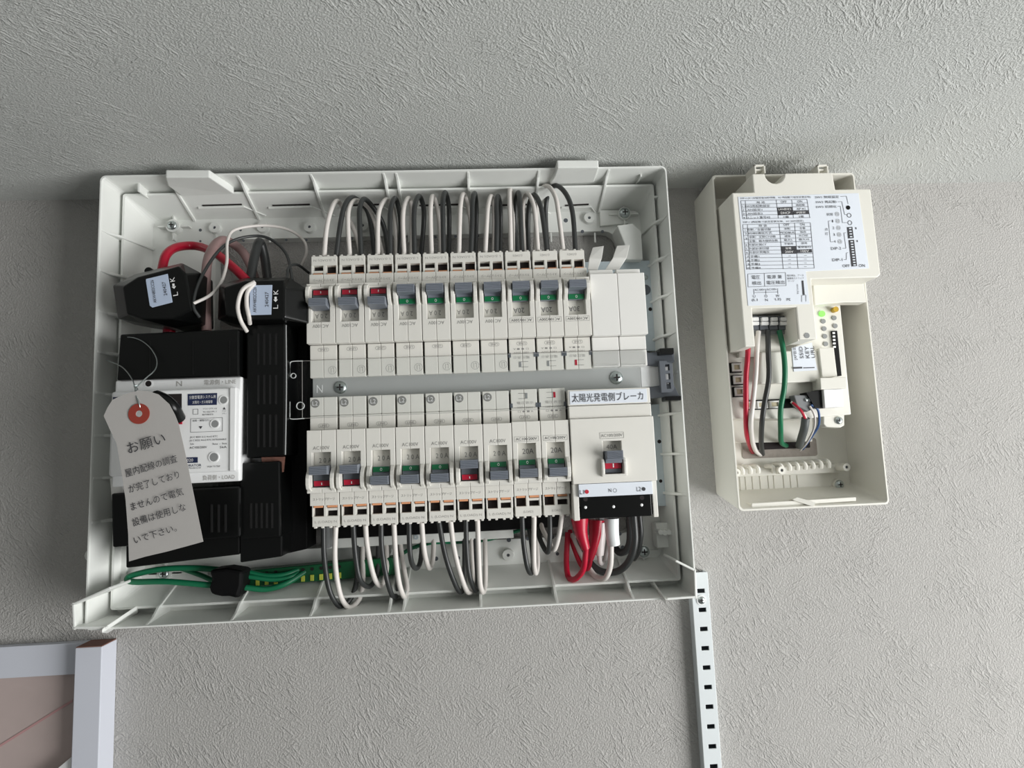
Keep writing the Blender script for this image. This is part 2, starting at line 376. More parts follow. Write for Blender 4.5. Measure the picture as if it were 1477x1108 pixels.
# bosses and holes on the tray floor
FL = -.009
for px, py in ((309, 328), (378, 327), (446, 327), (523, 325), (850, 314), (733, 801), (600, 790), (556, 795)):
    c = P(px, py, FL - .0035); q = MB().cyl(c, .0042, .0036, 'Y', 20, .0048, hole=.0012).build('boss', TRAY, tray)
    MB().cyl(c + Vector((0, .001, 0)), .0013, .002, n=12).build('boss_hole', GRAYD, q)
for px, py, r in ((289, 332, 2.2), (347, 332, 1.8), (413, 330, 2), (289, 348, 1.6), (351, 347, 1.8), (413, 346, 1.8), (442, 346, 1.7), (816, 318, 3.3), (872, 316, 3.6), (840, 334, 2.5), (869, 334, 2.3), (507, 344, 2), (628, 342, 2), (657, 341, 2), (689, 340, 2), (734, 779, 3), (761, 777, 2.6), (797, 775, 2.6), (804, 799, 2.4), (629, 806, 3), (661, 805, 2.6), (894, 770, 2.6), (898, 790, 3)):
    c = P(px, py, FL); MB().cyl(c + Vector((0, -.0001, 0)), r * .00055, .0005, n=14).build('screw_hole', GRAYD, tray)
for px in (312, 390, 470, 590, 700, 795, 858):   # upright ribs on the floor strip
    c = P(px, 343, FL); MB().box(c.x - .0006, c.x + .0006, FL - .001, FL, c.z - .004, c.z + .004).build('rib', TRAY, tray)
for (px, py, Y) in ((248, 325, -.016), (901, 307, -.016), (929, 796, -.014), (236, 828, -.014), (486, 875, 0)):
    if Y == 0: continue
    c = P(px, py, Y); screw(tray, c, .0044 if px > 900 else .0036)
    q = MB().cyl(c + Vector((0, .0006, 0)), .0052, .010, n=20); 
    q.box(c.x - .0005, c.x + .0005, c.y + .002, -.009, c.z - .011, c.z + .011); q.box(c.x - .012, c.x + .012, c.y + .002, -.009, c.z - .0005, c.z + .0005)
    q.build('screw_post', TRAY, tray)
# angled corner piece at upper right and moulded step plates
MB().prism([P(890, 325, -.030), P(913, 322, -.030), P(925, 334, -.030), P(927.5, 374, -.030), P(903, 374, -.030), P(901, 352, -.030)], (0, .021, 0)).build('corner_block', TRAY, tray, .0008)
MB().prism([P(865, 303, -.012), P(906, 303, -.012), P(906, 322, -.012), P(866, 326, -.012)], (0, .004, 0)).build('step_plate', TRAY, tray, .0004)
# wire comb at lower right, clip at lower left
for i in range(6):
    p = P(953 + i * 6.2, 768 + (i % 2), -.030); MB().cyl(p, .0019, .012, 'Y', 12, .0022).build('comb_tooth', TRAY, tray)
p, q = P(948, 756, -.026), P(985, 790, -.026); MB().box(p.x, min(q.x, .141), -.022, -.010, q.z, p.z).build('comb_base', TRAY, tray, .0006)
for i in range(3):
    p = P(134 + i * 9, 800, -.036); MB().tube([p + Vector((0, 0, .006)), p + Vector((-.002, -.004, 0)), p + Vector((0, 0, -.006))], .0012, 8, 4).build('clip', TRAY, tray)
MB().box(X(159, 785, -.03), X(184, 785, -.03), -.030, -.010, Z(170, 840, -.03), Z(170, 782, -.03)).build('corner_block', TRAY, tray, .0008)
MB().px([(175, 826), (300, 818), (300, 850), (178, 856)], -.012, .003).build('step_plate', TRAY, tray, .0003)

# galvanised mounting plate behind the breakers
ORG = Vector((0, 0, 0))
mp = thing('mounting_plate', 'bluish galvanised steel plate edge showing right of the breakers', 'mounting plate', (0, -.02, .05))
x1 = (X(941, 377, -.022) + X(948, 505, -.022)) / 2
xs = [-.125, x1]
MB().box(-.110, x1, -.022, -.0205, Z(945, 506, -.022), Z(915, 376, -.022)).build('plate', GALV, mp, .0003)
MB().box(-.110, X(956, 655, -.022), -.022, -.0205, Z(958, 730, -.022), Z(950, 583, -.022)).build('plate', GALV, mp, .0003)
MB().box(-.110, x1 - .008, -.0205, -.0195, Z(958, 730, -.022), Z(915, 376, -.022)).build('backing_plate', GALV, mp)
for px, py, r in ((938, 446, .0015), (951, 637, .0015), (953, 694, .0013)):
    MB().cyl(P(px, py, -.0222), r, .0006, n=16).build('hole', SLOT, mp)
c = P(931, 418, -.0222); MB().cyl(c, .0042, .0006, n=20).build('hole', GRAYD, mp); MB().dome(P(931, 400, -.0222), .0022, .001).build('rivet', STEEL, mp)
for sx in (-1, 1):
    MB().box(-.118 if sx < 0 else .085, -.112 if sx < 0 else .091, -.034, -.0195, -.062, -.042).build('leg', GRAYM, mp, .0004)
for px in (478, 600, 690):
    p = P(px, 775, -.022); MB().cyl(p, .0018, .003, 'Y', 12, hole=.0008).build('bushing', GALV, mp)
MB().px([(468, 778), (740, 764), (741, 776), (468, 792)], -.0215, .002).build('lower_flange', TRAY, mp, .0003)
MB().px([(468, 745), (812, 735), (812, 760), (468, 778)], -.0235, .004).build('shade_gap_block', BLACKM, mp, .0003)  # added black block painting the shade in the gap above the flange

# ================================================================== breakers (local: centre z = 0, terminals down, face towards -Y)
PITCH = 0.02017
def prism_x(mb, prof, x0, x1):   # prof = [(y, z)...]
    mb.prism([(x0, y, z) for y, z in prof], (x1 - x0, 0, 0))
TOG_N = 4
def toggle_mesh(zc, h, wd=.0060, lift=.0735, down=1):
    # ribbed rocker handle: flat top with four grooves
    prof = [(-.0600, zc + h / 2 + .0006), (-lift + .0006, zc + h / 2)]
    m = 5
    for k in range(m):
        z1 = zc + h / 2 - h * (k + .12) / m; z2 = zc + h / 2 - h * (k + .88) / m
        prof += [(-lift, z1), (-lift, z2)]
        if k < m - 1: prof.append((-lift + .0007, z2 - h * .12 / m))
    prof += [(-lift + .0006, zc - h / 2), (-.0600, zc - h / 2 - .0006)]
    b = MB(); prism_x(b, prof, -wd, wd); return b
HW = PITCH / 2 - .00022
def breaker(on, kind, label, grp, rating='20A'):
    """on: red window; kind '1' = AC100V, '2' = AC100/200V"""
    t = thing('circuit_breaker', label, 'circuit breaker', (0, 0, 0), grp)
    b = MB()
    for s in (-1, 1):
        xs = sorted([s * HW, s * .0063, s * .00009])
        b.plate(xs, [-.0212, -.0174, .0064, .0216], lambda i, j, s=s: j == 1 and i == (1 if s < 0 else 0), -.064, -.0575)
        x0, x1 = sorted((s * HW, s * .00009))
        b.box(x0 + (.0005 if s < 0 else 0), x1 - (.0005 if s > 0 else 0), -.057, -.053, .0217, .0319); b.box(x0 + (.0005 if s < 0 else 0), x1 - (.0005 if s > 0 else 0), -.057, -.053, .03205, .0450)
        b.box(x0, x1, -.0565, -.050, -.0302, -.0214)
    b.box(-HW + .0004, HW - .0004, -.0535, -.018, -.0295, .0440); b.box(-.0064, .0064, -.0575, -.050, -.0180, .0070)
    b.box(-HW + .0003, HW - .0003, -.046, -.018, -.0450, -.0290)
    body = b.build('body', IVORY, t, .00035, seg=2)
    # guards beside the rocker
    g = MB()
    for s in (-1, 1):
        x0, x1 = sorted((s * .0067, s * .0093))
        prism_x(g, [(-.0638, -.0040), (-.0656, -.0052), (-.0684, -.0080), (-.0698, -.0110), (-.0698, -.0150), (-.0684, -.0180), (-.0655, -.0192), (-.0638, -.0200)], x0, x1)
    g.box(-.0067, .0067, -.0650, -.0630, -.0186, -.0174)
    g.build('guard', IVORY, t, .0004)
    # terminal block
    tb = MB(); tb.box(-HW + .0006, HW - .0006, -.053, -.045, -.0448, -.0378)
    for x0, x1 in ((-HW + .0004, -.0084), (-.0014, .0008), (.0080, HW - .0004)): tb.box(x0, x1, -.053, -.045, -.0380, -.0300)
    tb.box(.0006, .0082, -.0528, -.045, -.0340, -.0322)
    for x in (-.0075, -.0025, .0030, .0078): tb.box(x - .0009, x + .0009, -.0522, -.046, -.0460, -.0446)
    tb.build('terminal_block', IVORY, t, .0003)
    MB().box(-.0086, .0082, -.0482, -.0455, -.0382, -.0300).build('terminal_recess', SLOT, t)
    MB().box(-.0082, -.0020, -.0535, -.047, -.0318, -.0304).build('release_lever', ORANGE, t, .0002)
    MB().box(.0012, .0078, -.0535, -.047, -.0318, -.0304).build('release_lever', ORANGE, t, .0002)
    # rocker
    if on:
        toggle_mesh(-.0058, .0056).build('toggle', GRAYT, t, .0002, seg=1)
        q = MB(); prism_x(q, [(-.0588, -.0030), (-.0640, -.0082), (-.0622, -.0172), (-.0580, -.0174)], -.0056, .0056); q.build('rocker', GRAYD, t, .0002)
        i = MB(); i.prism([(-.0052, -.0633, -.0130), (.0052, -.0633, -.0130), (.0052, -.0627, -.0166), (-.0052, -.0627, -.0166)], (0, -.0004, 0)); ind = i.build('indicator', RED, t)
        text(ind, 'I', (0, -.0635, -.0148), .0006, .0020, INKW); 
    else:
        toggle_mesh(-.0140, .0056).build('toggle', GRAYT, t, .0002, seg=1)
        q = MB(); prism_x(q, [(-.0590, -.0050), (-.0620, -.0050), (-.0640, -.0125), (-.0580, -.0174)], -.0056, .0056); q.build('rocker', GRAYT, t, .0002)
        i = MB(); i.prism([(-.0056, -.0625, -.0052), (.0056, -.0625, -.0052), (.0056, -.0634, -.0086), (-.0056, -.0634, -.0086)], (0, -.0004, 0)); ind = i.build('indicator', GREEN, t)
        text(ind, 'O', (0, -.0636, -.0069), .0015, .0020, INKW)
    # prints
    R_ = '2 0 A' if kind == '1' else rating
    text(t, R_, (.0012, -.05765, .0008), .0086 if kind == '1' else .0080, .0034 if kind == '1' else .0037, INKG if kind == '1' else mat_ink2)
    if kind == '1':
        text(t, 'AC100V', (0, -.06410, .0094), .0112, .0024, INKG)
    else:
        text(t, 'AC100/200V', (0, -.06410, .0094), .0148, .0019, INK); box_outline(t, 0, .0094, .0168, .0034, -.06408, INKG)
    text(t, 'ストリップゲージ', (-.0003, -.05660, -.0258), .0150, .0020, INKG)
    text(t, 'L (LOAD) N' if kind == '1' else '(LOAD)', (0, -.05310, -.0418), .0150 if kind == '1' else .0070, .0021, INKL)
    text(t, 'LINE', (0, -.05710, .0250), .0050, .0015, INKG); oval(t, 0, .0250, .0076, .0027, -.05708, INKG)
    if kind == '1':
        if grp == 'upper row':
            pass
    else:
        text(t, '電圧表示', (.0008, -.05710, .0352), .0120, .0020, INKL); text(t, '100V 200V', (.0008, -.05710, .0318), .0110, .0014, INKL)
        text(t, '□ ◆ ■ A', (.0008, -.05710, .0290), .0110, .0016, INKG)
        n_ = MB(); n_.box(-HW - .0001, -HW + .0016, -.0573, -.0535, .0318, .0350); n_.box(HW - .0016, HW + .0001, -.0573, -.0535, .0318, .0350); n_.build('side_catch', GRAYD, t)
        w_ = MB(); w_.box(-.0040, .0016, -.05710, -.0570, .0420, .0422); w_.box(-.0040, .0016, -.05710, -.0570, .0382, .0384); w_.build('window_outline', INK, t)
        MB().box(.0010, .0026, -.05725, -.0570, .0382, .0422).build('voltage_marker', RED if kind == '2r' else GRAYM, t)
    return t
def box_outline(parent, x, z, w_, h_, y, m, th=.00018, name='printed_frame'):
    b = MB()
    for a in (-1, 1):
        b.box(x - w_ / 2, x + w_ / 2, y, y + .00005, z + a * h_ / 2 - th / 2, z + a * h_ / 2 + th / 2)
        b.box(x + a * w_ / 2 - th / 2, x + a * w_ / 2 + th / 2, y, y + .00005, z - h_ / 2, z + h_ / 2)
    return b.build(name, m, parent)
def oval(parent, x, z, w_, h_, y, m, th=.00020):
    n_ = 28; r = h_ / 2; pts = []
    for k in range(n_):
        a = 2 * math.pi * k / n_; s = 1 if math.cos(a) >= 0 else -1
        pts.append((s * (w_ / 2 - r) + r * math.cos(a), r * math.sin(a), math.cos(a), math.sin(a)))
    vs = [(x + p[0], y, z + p[1]) for p in pts] + [(x + p[0] - p[2] * th, y, z + p[1] - p[3] * th) for p in pts]
    return MB().add(vs, [(k, (k + 1) % n_, (k + 1) % n_ + n_, k + n_) for k in range(n_)]).build('printed_oval', m, parent)
mat_ink2 = mat('mid_ink', (112, 112, 114), 0.6)
def copy_tree(o, parent=None):
    c = o.copy(); C.objects.link(c)
    if parent is not None: c.parent = parent
    for ch in list(o.children): copy_tree(ch, c)
    return c
protos = {}
ords = ['leftmost', 'second from left', 'third from left', 'fourth from left', 'fifth from left', 'sixth from left', 'seventh from left', 'eighth from left', 'ninth from left', 'tenth from left']
def place_breaker(row, i, on, kind, rating='20A'):
    key = (row, on, kind, rating); st = 'red window' if on else 'green window'
    lab = {'1': '%s white 20A AC100V breaker with %s, %s row' % (ords[i], st, row), '2': '%s breaker, 20A AC100/200V with %s, %s row' % (ords[i], st, row),
           '2r': '%s breaker, %s AC100/200V with red voltage mark, %s row' % (ords[i], rating, row)}[kind]
    grp = 'circuit breakers in the %s row' % row
    if key in protos: o = copy_tree(protos[key]); o['label'] = lab; o['group'] = grp
    else:
        o = breaker(on, kind, lab, grp, rating)
        if kind == '1':
            if row == 'lower':
                d = MB().cyl((-.0058, -.0571, .0408), .0031, .0003, n=24).build('phase_mark', INKG, o); text(d, 'L2', (-.0058, -.0572, .0408), .0036, .0030, INKW)
            else:
                oval(o, -.0062, .0398, .0058, .0058, -.05708, INKG); text(o, 'L1', (-.0062, -.0571, .0398), .0022, .0036, INKL)
        protos[key] = o
    if row == 'lower': o.location = (-.1198 + PITCH * (i + .5), 0, 0.0002 + (.0006 if i > 6 else 0))
    else: o.location = (-.1196 + PITCH * (i + .5), 0, .1040); o.rotation_euler = (0, math.pi, 0)
    return o
for i in range(10):
    place_breaker('upper', i, i < 3, '1' if i < 7 else ('2' if i < 9 else '2r'), '30A' if i == 9 else '20A')
for i in range(9):
    place_breaker('lower', i, i in (0, 1, 5), '1' if i < 7 else ('2' if i < 8 else '2r'))

# ================================================================== blank covers, upper right
for i in range(2):
    x0 = .0824 + i * .0201; x1 = x0 + .0199
    t = thing('blank_cover', ['left blank white spare-slot cover beside the 30A breaker', 'right blank white spare-slot cover beside the steel plate'][i], 'blank cover', (x0, -.02, .104), 'blank covers in the upper row')
    b = MB(); b.box(x0, x1, -.064, -.050, .0818, .1272); b.box(x0, x1 - .0003, -.058, -.048, .0718, .0816); b.box(x0, x1 - .0003, -.058, -.048, .0598, .0715); b.box(x0 + .0003, x1 - .002, -.060, -.045, .1272, .1312)
    b.box(x0 + .0006, x1 - .0006, -.056, -.018, .062, .128)
    b.build('cover', PALE, t, .0005)
    px0 = 855 if i == 0 else 893
    a = [(848, 389), (850, 373), (855, 357)] if i == 0 else [(873, 389), (884, 372), (890, 354.5)]
    c = [(862, 389), (868, 373), (871, 354.5)] if i == 0 else [(893, 389), (904, 372), (908.5, 353)]
    YY = (-.052, -.050, -.042)
    vs = [P(*p, y) for p, y in zip(a, YY)] + [P(*p, y) for p, y in zip(c, YY)]
    b = MB(); b.prism([vs[0], vs[1], vs[4], vs[3]], (0, .0014, 0)); b.prism([vs[1], vs[2], vs[5], vs[4]], (0, .0014, 0))
    b.build('lever_tab', PALE, t, .0003)

# ================================================================== grey central strip + clear cover + clip
ZS0, ZS1 = .0452, .0594
t = thing('busbar_strip', 'long grey strip marked N running between the two breaker rows', 'busbar cover', (0, -.05, .052))
MB().box(-.1190, X(924, 540, -.050), -.050, -.046, .0435, .0610).build('strip', BUSM, t, .0003)
MB().box(X(925, 540, -.050), X(966, 540, -.048), -.049, -.046, .0450, .0620).build('end_strip', WHITE, t, .0003)
screw(t, P(491, 559, -.0502), .0046); screw(t, P(889, 545, -.0502), .0050)
text(t, 'N', P(461, 561, -.0503), .0042, .0056, INKW)
t = thing('end_clip', 'dark grey bracket with three square openings at right end of the strip', 'clip', P(950, 540, -.05))
ORG = P(950, 540, -.05)
xa, xb = X(932, 540, -.056), X(968, 540, -.056)
z0, z1 = Z(955, 575, -.056), Z(955, 505, -.056)
zc = (z0 + z1) / 2
xm0, xm1 = X(952, 540, -.056), X(971, 540, -.056)
b = MB(); zz = [z0 + .003]; 
zz = [zc - .0135, zc - .0107, zc - .0062, zc - .0040, zc + .0005, zc + .0027, zc + .0072, zc + .0100]
b.plate([xm0, xm0 + .0042, xm0 + .0072, xm1], zz, lambda i, j: i == 1 and j in (1, 3, 5), -.056, -.052)
b.prism([(xa, -.050, z1 - .010), (xm1 - .001, -.054, z1 - .010), (xm1 + .0008, -.056, z1 - .001), (xm1 + .0008, -.056, z1), (xa, -.050, z1)], (0, .004, 0)) if False else None
b.build('grid', GRAYD, t, .0003)
MB().prism([(xa, -.051, z1 - .001), (xm0 + .008, -.058, z1 - .001), (xm1 + .001, -.058, z1 - .001), (xm1 + .001, -.058, z1 - .009), (xm1 - .002, -.054, z1 - .0118), (xa, -.050, z1 - .010)], (0, .004, 0)).build('arm', GRAYD, t, .0003)
MB().prism([(xa + .002, -.051, z0 + .001), (xm0 + .004, -.056, z0 + .001), (xm1 + .003, -.058, z0 + .001), (xm1, -.055, z0 + .011), (xa + .002, -.050, z0 + .009)], (0, .004, 0)).build('arm', GRAYD, t, .0003)
MB().box(xm0 - .0005, xm1 + .0002, -.0615, -.050, z1 - .004, z1 + .0005).build('cap', BLACK, t, .0006)
MB().box(xm0 + .0015, xm1 + .0035, -.0605, -.050, z0 - .002, z0 + .0012).build('cap', BLACK, t, .0006)
MB().box(xm0 - .0135, xm0 - .009, -.054, -.048, z0 - .006, z0 - .0035).build('foot', BLACK, t, .0003)

zt = Z(430, 521, -.0592); zb = Z(430, 604, -.0592); xl = X(418, 560, -.0592)
t = thing('clear_cover', 'clear plastic cover strip with rounded left tab over the grey strip', 'clear cover', (0, -.0595, .052))
pts = rr(xl, X(932, 520, -.0592), zb, zt, -.0592, .002)
b = MB(); b.prism(pts, (0, .0012, 0)); b.build('sheet', CLEAR, t)
EDGE = mat('clear_edge', (214, 218, 216), 0.2)
b = MB()
b.tube([(xl + .009, -.0594, zt), (xl + .003, -.0594, zt), (xl + .0005, -.0594, zt - .0008), (xl, -.0594, zt - .004), (xl, -.0594, zt - .011)], .00035, 6, 4)
b.tube([(xl, -.0594, zb + .012), (xl, -.0594, zb + .003), (xl + .0008, -.0594, zb), (xl + .010, -.0594, zb)], .00035, 6, 4)
b.build('rounded_edge', EDGE, t)
b = MB(); b.box(xl + .008, X(932, 520, -.0592), -.0594, -.0592, zt - .00015, zt + .00008); b.box(xl + .008, .062, -.0594, -.0592, zb - .00008, zb + .00015)
b.box(xl + .0085, xl + .0088, -.0594, -.0592, zb, zt)
b.build('scored_edge', INKL, t)
b = MB(); b.cyl(P(433, 585.5, -.0596), .0028, .0012, n=24, hole=.0024); b.cyl(P(423, 542, -.0596), .0019, .001, n=20, hole=.0015); b.build('hole_rim', EDGE, t)

# ================================================================== solar breaker
t = thing('solar_breaker', 'wide white 40A solar breaker with Japanese label in lower row', 'circuit breaker', (.09, -.02, 0))
sx0 = .0624; sx1 = X(945, 650, -.064)
za, zb_, zc_, zd, ze, zf = Z(870, 561, -.062), Z(875, 584, -.062), Z(880, 602.5, -.064), Z(885, 696, -.064), Z(885, 715, -.062), Z(885, 748, -.058)
wx0, wx1, wz0, wz1 = X(870.5, 665, -.064), X(897, 665, -.064), Z(884, 684, -.064), Z(884, 636, -.064)
b = MB(); b.plate([sx0, wx0, wx1, sx1], [zd, wz0, wz1, zc_], lambda i, j: i == 1 and j == 1, -.065, -.058)
b.box(sx0, sx1 - .0006, -.063, -.056, zc_ + .0002, zb_ - .0002); b.box(sx0 - .0002, sx1 - .0004, -.062, -.054, zb_ + .0002, za)
b.box(sx0 + .0004, sx1 - .0004, -.058, -.018, zf + .004, za - .001); b.box(sx0, sx0 + .004, -.062, -.040, zf, zd); b.box(sx1 - .0035, sx1, -.062, -.040, zf, zd)
b.build('body', IVORY, t, .0005)
MB().box(sx0 + .0012, sx1 - .0028, -.0624, -.0618, zb_ + .0010, za - .0010).build('name_label', LABEL, t, .0001)
tpx(t, '太陽光発電側ブレーカ', 876.5, 572.5, -.0626, 103, 12.5, INK, 0)
MB().box(sx0 + .0040, sx1 - .0036, -.0640, -.054, ze, zd - .0003).build('phase_label', LABEL, t, .0002)
tpx(t, 'L1', 839.5, 710, -.0642, 6, 6, INK); MB().cyl(P(846.5, 709.5, -.0643), .0014, .0002, n=20).build('phase_dot', INKR, t)
tpx(t, 'N', 880, 707.5, -.0642, 4, 5, INK); oval(t, *(lambda q: (q.x, q.z))(P(887, 707.5, -.0642)), .0027, .0027, -.0642, INK)
tpx(t, 'L2', 921.5, 705.5, -.0642, 6, 6, INK); MB().cyl(P(928.5, 705.5, -.0643), .0013, .0002, n=20).build('phase_dot', INK, t)
tc_ = MB(); tc_.box(sx0 + .0050, sx1 - .0045, -.0615, -.040, zf + .001, ze - .0003); tc_.box(sx0 + .0030, sx1 - .0030, -.0600, -.040, zf + .002, zf + .0095)
tc_.build('terminal_cover', BLACK, t, .0004)
for px, py in ((844.5, 732), (885, 731), (925.5, 728.5)):
    MB().dome(P(px, py, -.0614), .0011, .0005).build('terminal_screw', WHITE, t)
for px, py in ((844.5, 720), (926, 718)): MB().cyl(P(px, py, -.0616), .0016, .0004, n=16).build('terminal_notch', SLOT, t)
tm = (wx0 + wx1) / 2; ORGs = ORG
b = MB(); zt_ = Z(884, 657, -.066)
for (m, z_0, z_1, yy, nm, wd) in ((GRAYT, 663, 650, -.0735, 'toggle', .0057), (RED, 676, 667, -.0652, 'indicator', .0056), (GRAYD, 682, 676, -.0640, 'rocker', .0056)):
    a_, c_ = Z(885, z_0, yy), Z(885, z_1, yy)
    if nm == 'toggle':
        b = MB(); k = 6
        b.box(tm - wd, tm + wd, yy + .001, -.058, a_, c_)
        for q in range(k): b.box(tm - wd, tm + wd, yy, yy + .0012, a_ + (c_ - a_) * (q + .1) / k, a_ + (c_ - a_) * (q + .8) / k)
        b.build(nm, m, t, .0002)
    else: b = MB().box(tm - wd, tm + wd, yy, -.058, a_, c_).build(nm, m, t, .0002)
    if nm == 'indicator': text(b, 'I', (tm, yy - .0002, (a_ + c_) / 2), .0008, .0028, INKW)
MB().box(tm - .0056, tm + .0056, -.068, -.060, Z(885, 668, -.068), Z(885, 662, -.068)).build('rocker', GRAYT, t, .0002)
for s in (-1, 1):
    b = MB(); x0, x1 = sorted((tm + s * .0066, tm + s * .0088)); zA, zB = Z(885, 660, -.066), Z(885, 686, -.066)
    prism_x(b, [(-.0648, zA), (-.067, zA - .001), (-.0685, zA - .003), (-.0690, zA - .007), (-.0685, zB + .001), (-.0648, zB)], x0, x1); b.build('guard', IVORY, t, .0006)
MB().box(tm - .0088, tm + .0088, -.0680, -.0640, Z(885, 687, -.066), Z(885, 683.5, -.066)).build('guard', IVORY, t, .0005)
tpx(t, '40A', 882.5, 644.5, -.0584, 15.5, 6.5, INKG); tpx(t, 'AC100/200V', 882.5, 628, -.0652, 31, 4.5, INKG)
q = P(882.5, 628, -.0652); box_outline(t, q.x, q.z, .0168, .0042, -.0652, INKG)

# ================================================================== main breaker block at left
t = thing('main_breaker', 'white main breaker with navy label and grey buttons behind the tag', 'circuit breaker', P(255, 620, -.03))
Yf = -.078
b = MB(); b.px([(166, 549), (349, 543), (346, 694), (160, 703)], -.070, .050)
b.build('body', WHITE, t, .0012)
b = MB(); b.px([(160, 565), (338, 558.5), (337, 680), (155.5, 688)], Yf, .012); b.build('face', WHITE, t, .0018, seg=3)
MB().px([(331, 559), (340.5, 558.5), (339, 679), (330.5, 680)], Yf - .001, .006).build('side_rail', WHITE, t, .0006)
MB().px([(158, 690), (176, 690), (180, 722), (161, 724)], -.062, .03).build('foot', PALE, t, .0005)
tpx(t, '電源側・LINE', 317.5, 551, -.0702, 46, 7.5, INKL); tpx(t, 'N', 258.5, 553.5, -.0702, 8, 7.5, INKL); tpx(t, '負荷側・LOAD', 315.5, 688.5, -.0702, 46, 7.5, INKL)
MB().cyl(P(214, 553.5, -.0703), .0030, .0006, n=20, hole=.0016).build('mount_hole', WHITE, t); MB().cyl(P(214, 553.5, -.0704), .0020, .0004, n=18).build('mount_hole', SLOT, t)
n1 = MB().px([(271, 568.5), (313, 567), (312.5, 584), (271, 585)], Yf - .0003, .0004).build('navy_label', NAVY, t)
tpx(n1, '分散型電源システム用', 292, 572.7, Yf - .0004, 38, 5, INKW); tpx(n1, '太陽光・ガス発電等', 292, 580, Yf - .0004, 29, 4.5, INKW)
MB().px([(163, 573), (204, 571.5), (204, 580), (163, 581)], Yf - .0003, .0004).build('navy_label', NAVY, t)
n1 = MB().px([(255, 660.5), (285, 659.5), (285, 667.5), (255, 668.5)], Yf - .0003, .0004).build('navy_label', NAVY, t); tpx(n1, '020', 274, 663.8, Yf - .0004, 9, 4.5, INKW)
for px, py, r, y_ in ((322.5, 577, .0024, 0), (310, 611.5, .0024, .0), (308.5, 659.5, .0028, 0)):
    c = P(px, py, Yf - .0002); MB().cyl(c + Vector((0, -.0003, 0)), r + .0007, .002, n=24, hole=r).build('button_ring', WHITE, t); MB().cyl(c + Vector((0, -.0002, 0)), r, .002, n=24).build('button', GRAYM, t, .0002)
q = P(282, 594, Yf - .0002); box_outline(t, q.x, q.z, .0032, .0034, Yf - .0002, INK)
q = P(298, 613, Yf - .0002); box_outline(t, q.x, q.z, .0205, .0090, Yf - .0002, INK)
for s, px, py, w_, h_, m in (('テストボタンは', 303, 589.5, 20, 2.4, INK), ('年に1回以上押して', 303, 594, 20, 2.4, INK), ('動作確認を', 300, 598, 16, 2.4, INK), ('▲', 323.5, 589, 4, 3.5, INK), ('テスト', 323.5, 593, 6, 2, INK), ('ボタン', 323.5, 596.5, 6, 2, INK),
                          ('過電・漏電引外し', 291, 606.5, 27, 3, INK), ('▼', 289.5, 617, 5, 4, INK), ('JIS C 8201-2-2 Ann2 RTC', 294, 630.5, 40, 3.2, INK), ('JIS C 8222 Ann2 RTC INTEGRABLE', 300, 635, 53, 3.2, INK),
                          ('Un', 277, 640.5, 5, 2.8, INK), ('Icu - Ics', 317, 640, 20, 2.8, INK), ('AC100/200V', 286, 645.5, 25, 3.2, INK), ('5kA', 322, 645, 10, 3.2, INK), ('ORATOR', 279.5, 671.5, 22, 3.6, NAVY), ('Manufactured', 281, 675, 17, 2, INK), ('PUSH TO TRIP', 308.5, 673, 18, 2.4, INK)):
    tpx(t, s, px, py, Yf - .0002, w_, h_, m)
b = MB(); b.px([(226, 569), (262, 568), (262, 612), (246, 612), (232, 600)], Yf - .0002, .0006); b.build('handle_well', SLOT, t)
h = MB(); h.tube([P(226, 572, Yf - .006), P(238, 578, Yf - .012), P(249, 588, Yf - .012), P(258, 604, Yf - .004)], .0042, 12, 6); h.build('handle', BLACK, t)
MB().px([(252, 603), (262, 597), (262, 612), (256, 612)], Yf - .0012, .001).build('handle_flag', RED, t)

def slats(parent, x0, x1, yT, yB, Y, n_):
    for k in range(n_):
        xx = x0 + (x1 - x0) * (k + .5) / n_
        MB().px([(xx - 1.3, yT), (xx + 1.6, yT), (xx + 1.6, yB), (xx - 1.3, yB)], Y, .0008).build('vent_slot', VSL, parent)
VSL = mat('vent_black', (4, 4, 5), 0.7)
t = thing('upper_terminal_cover', 'glossy black terminal cover directly above the white main breaker', 'terminal cover', P(255, 510, -.03))
b = MB(); b.px([(173, 482), (345, 474.5), (345, 543), (168, 549)], -.074, .052); b.build('cover', BLACK, t, .0012)
for x in (215, 277, 330): MB().px([(x, 492), (x + 2, 492), (x + 2, 540), (x, 540)], -.0745, .001).build('rib', BLACK, t, .0003)
MB().px([(346, 476), (351, 476), (351, 545), (346, 545)], -.066, .04).build('side_wall', BLACK, t, .0006)
t = thing('lower_terminal_cover', 'black terminal cover below the white main breaker, behind the tag', 'terminal cover', P(255, 760, -.03))
b = MB(); b.px([(160, 712), (346, 702), (346, 775), (162, 790)], -.070, .048); b.px([(181, 760), (346, 752), (346, 800), (181, 820)], -.0600, .040); b.build('cover', BLACK, t, .0012)
slats(t, 300, 330, 728, 768, -.0706, 3)
b = MB(); b.px([(346, 668), (404, 665), (405, 775), (346, 779)], -.066, .045); b.build('side_cover', BLACK, t, .0012)
MB().px([(346, 775), (407, 767), (407, 803), (346, 812)], -.0600, .040).build('side_cover', BLACK, t, .001)
slats(t, 358, 396, 726, 762, -.0666, 5)
MB().px([(345, 707), (348, 707), (348, 772), (345, 773)], -.0675, .003).build('edge_trim', GRAYD, t, .0004)
t = thing('busbar_cover', 'tall black slotted busbar cover right of the main breaker', 'terminal cover', P(385, 560, -.03))
b = MB(); b.px([(355, 468), (412, 465), (411, 657), (355, 661)], -.070, .050); b.build('cover', BLACK, t, .0012)
slats(t, 368, 402, 481, 526, -.0706, 4); slats(t, 368, 402, 541, 583, -.0706, 4); slats(t, 368, 402, 598, 645, -.0706, 4)
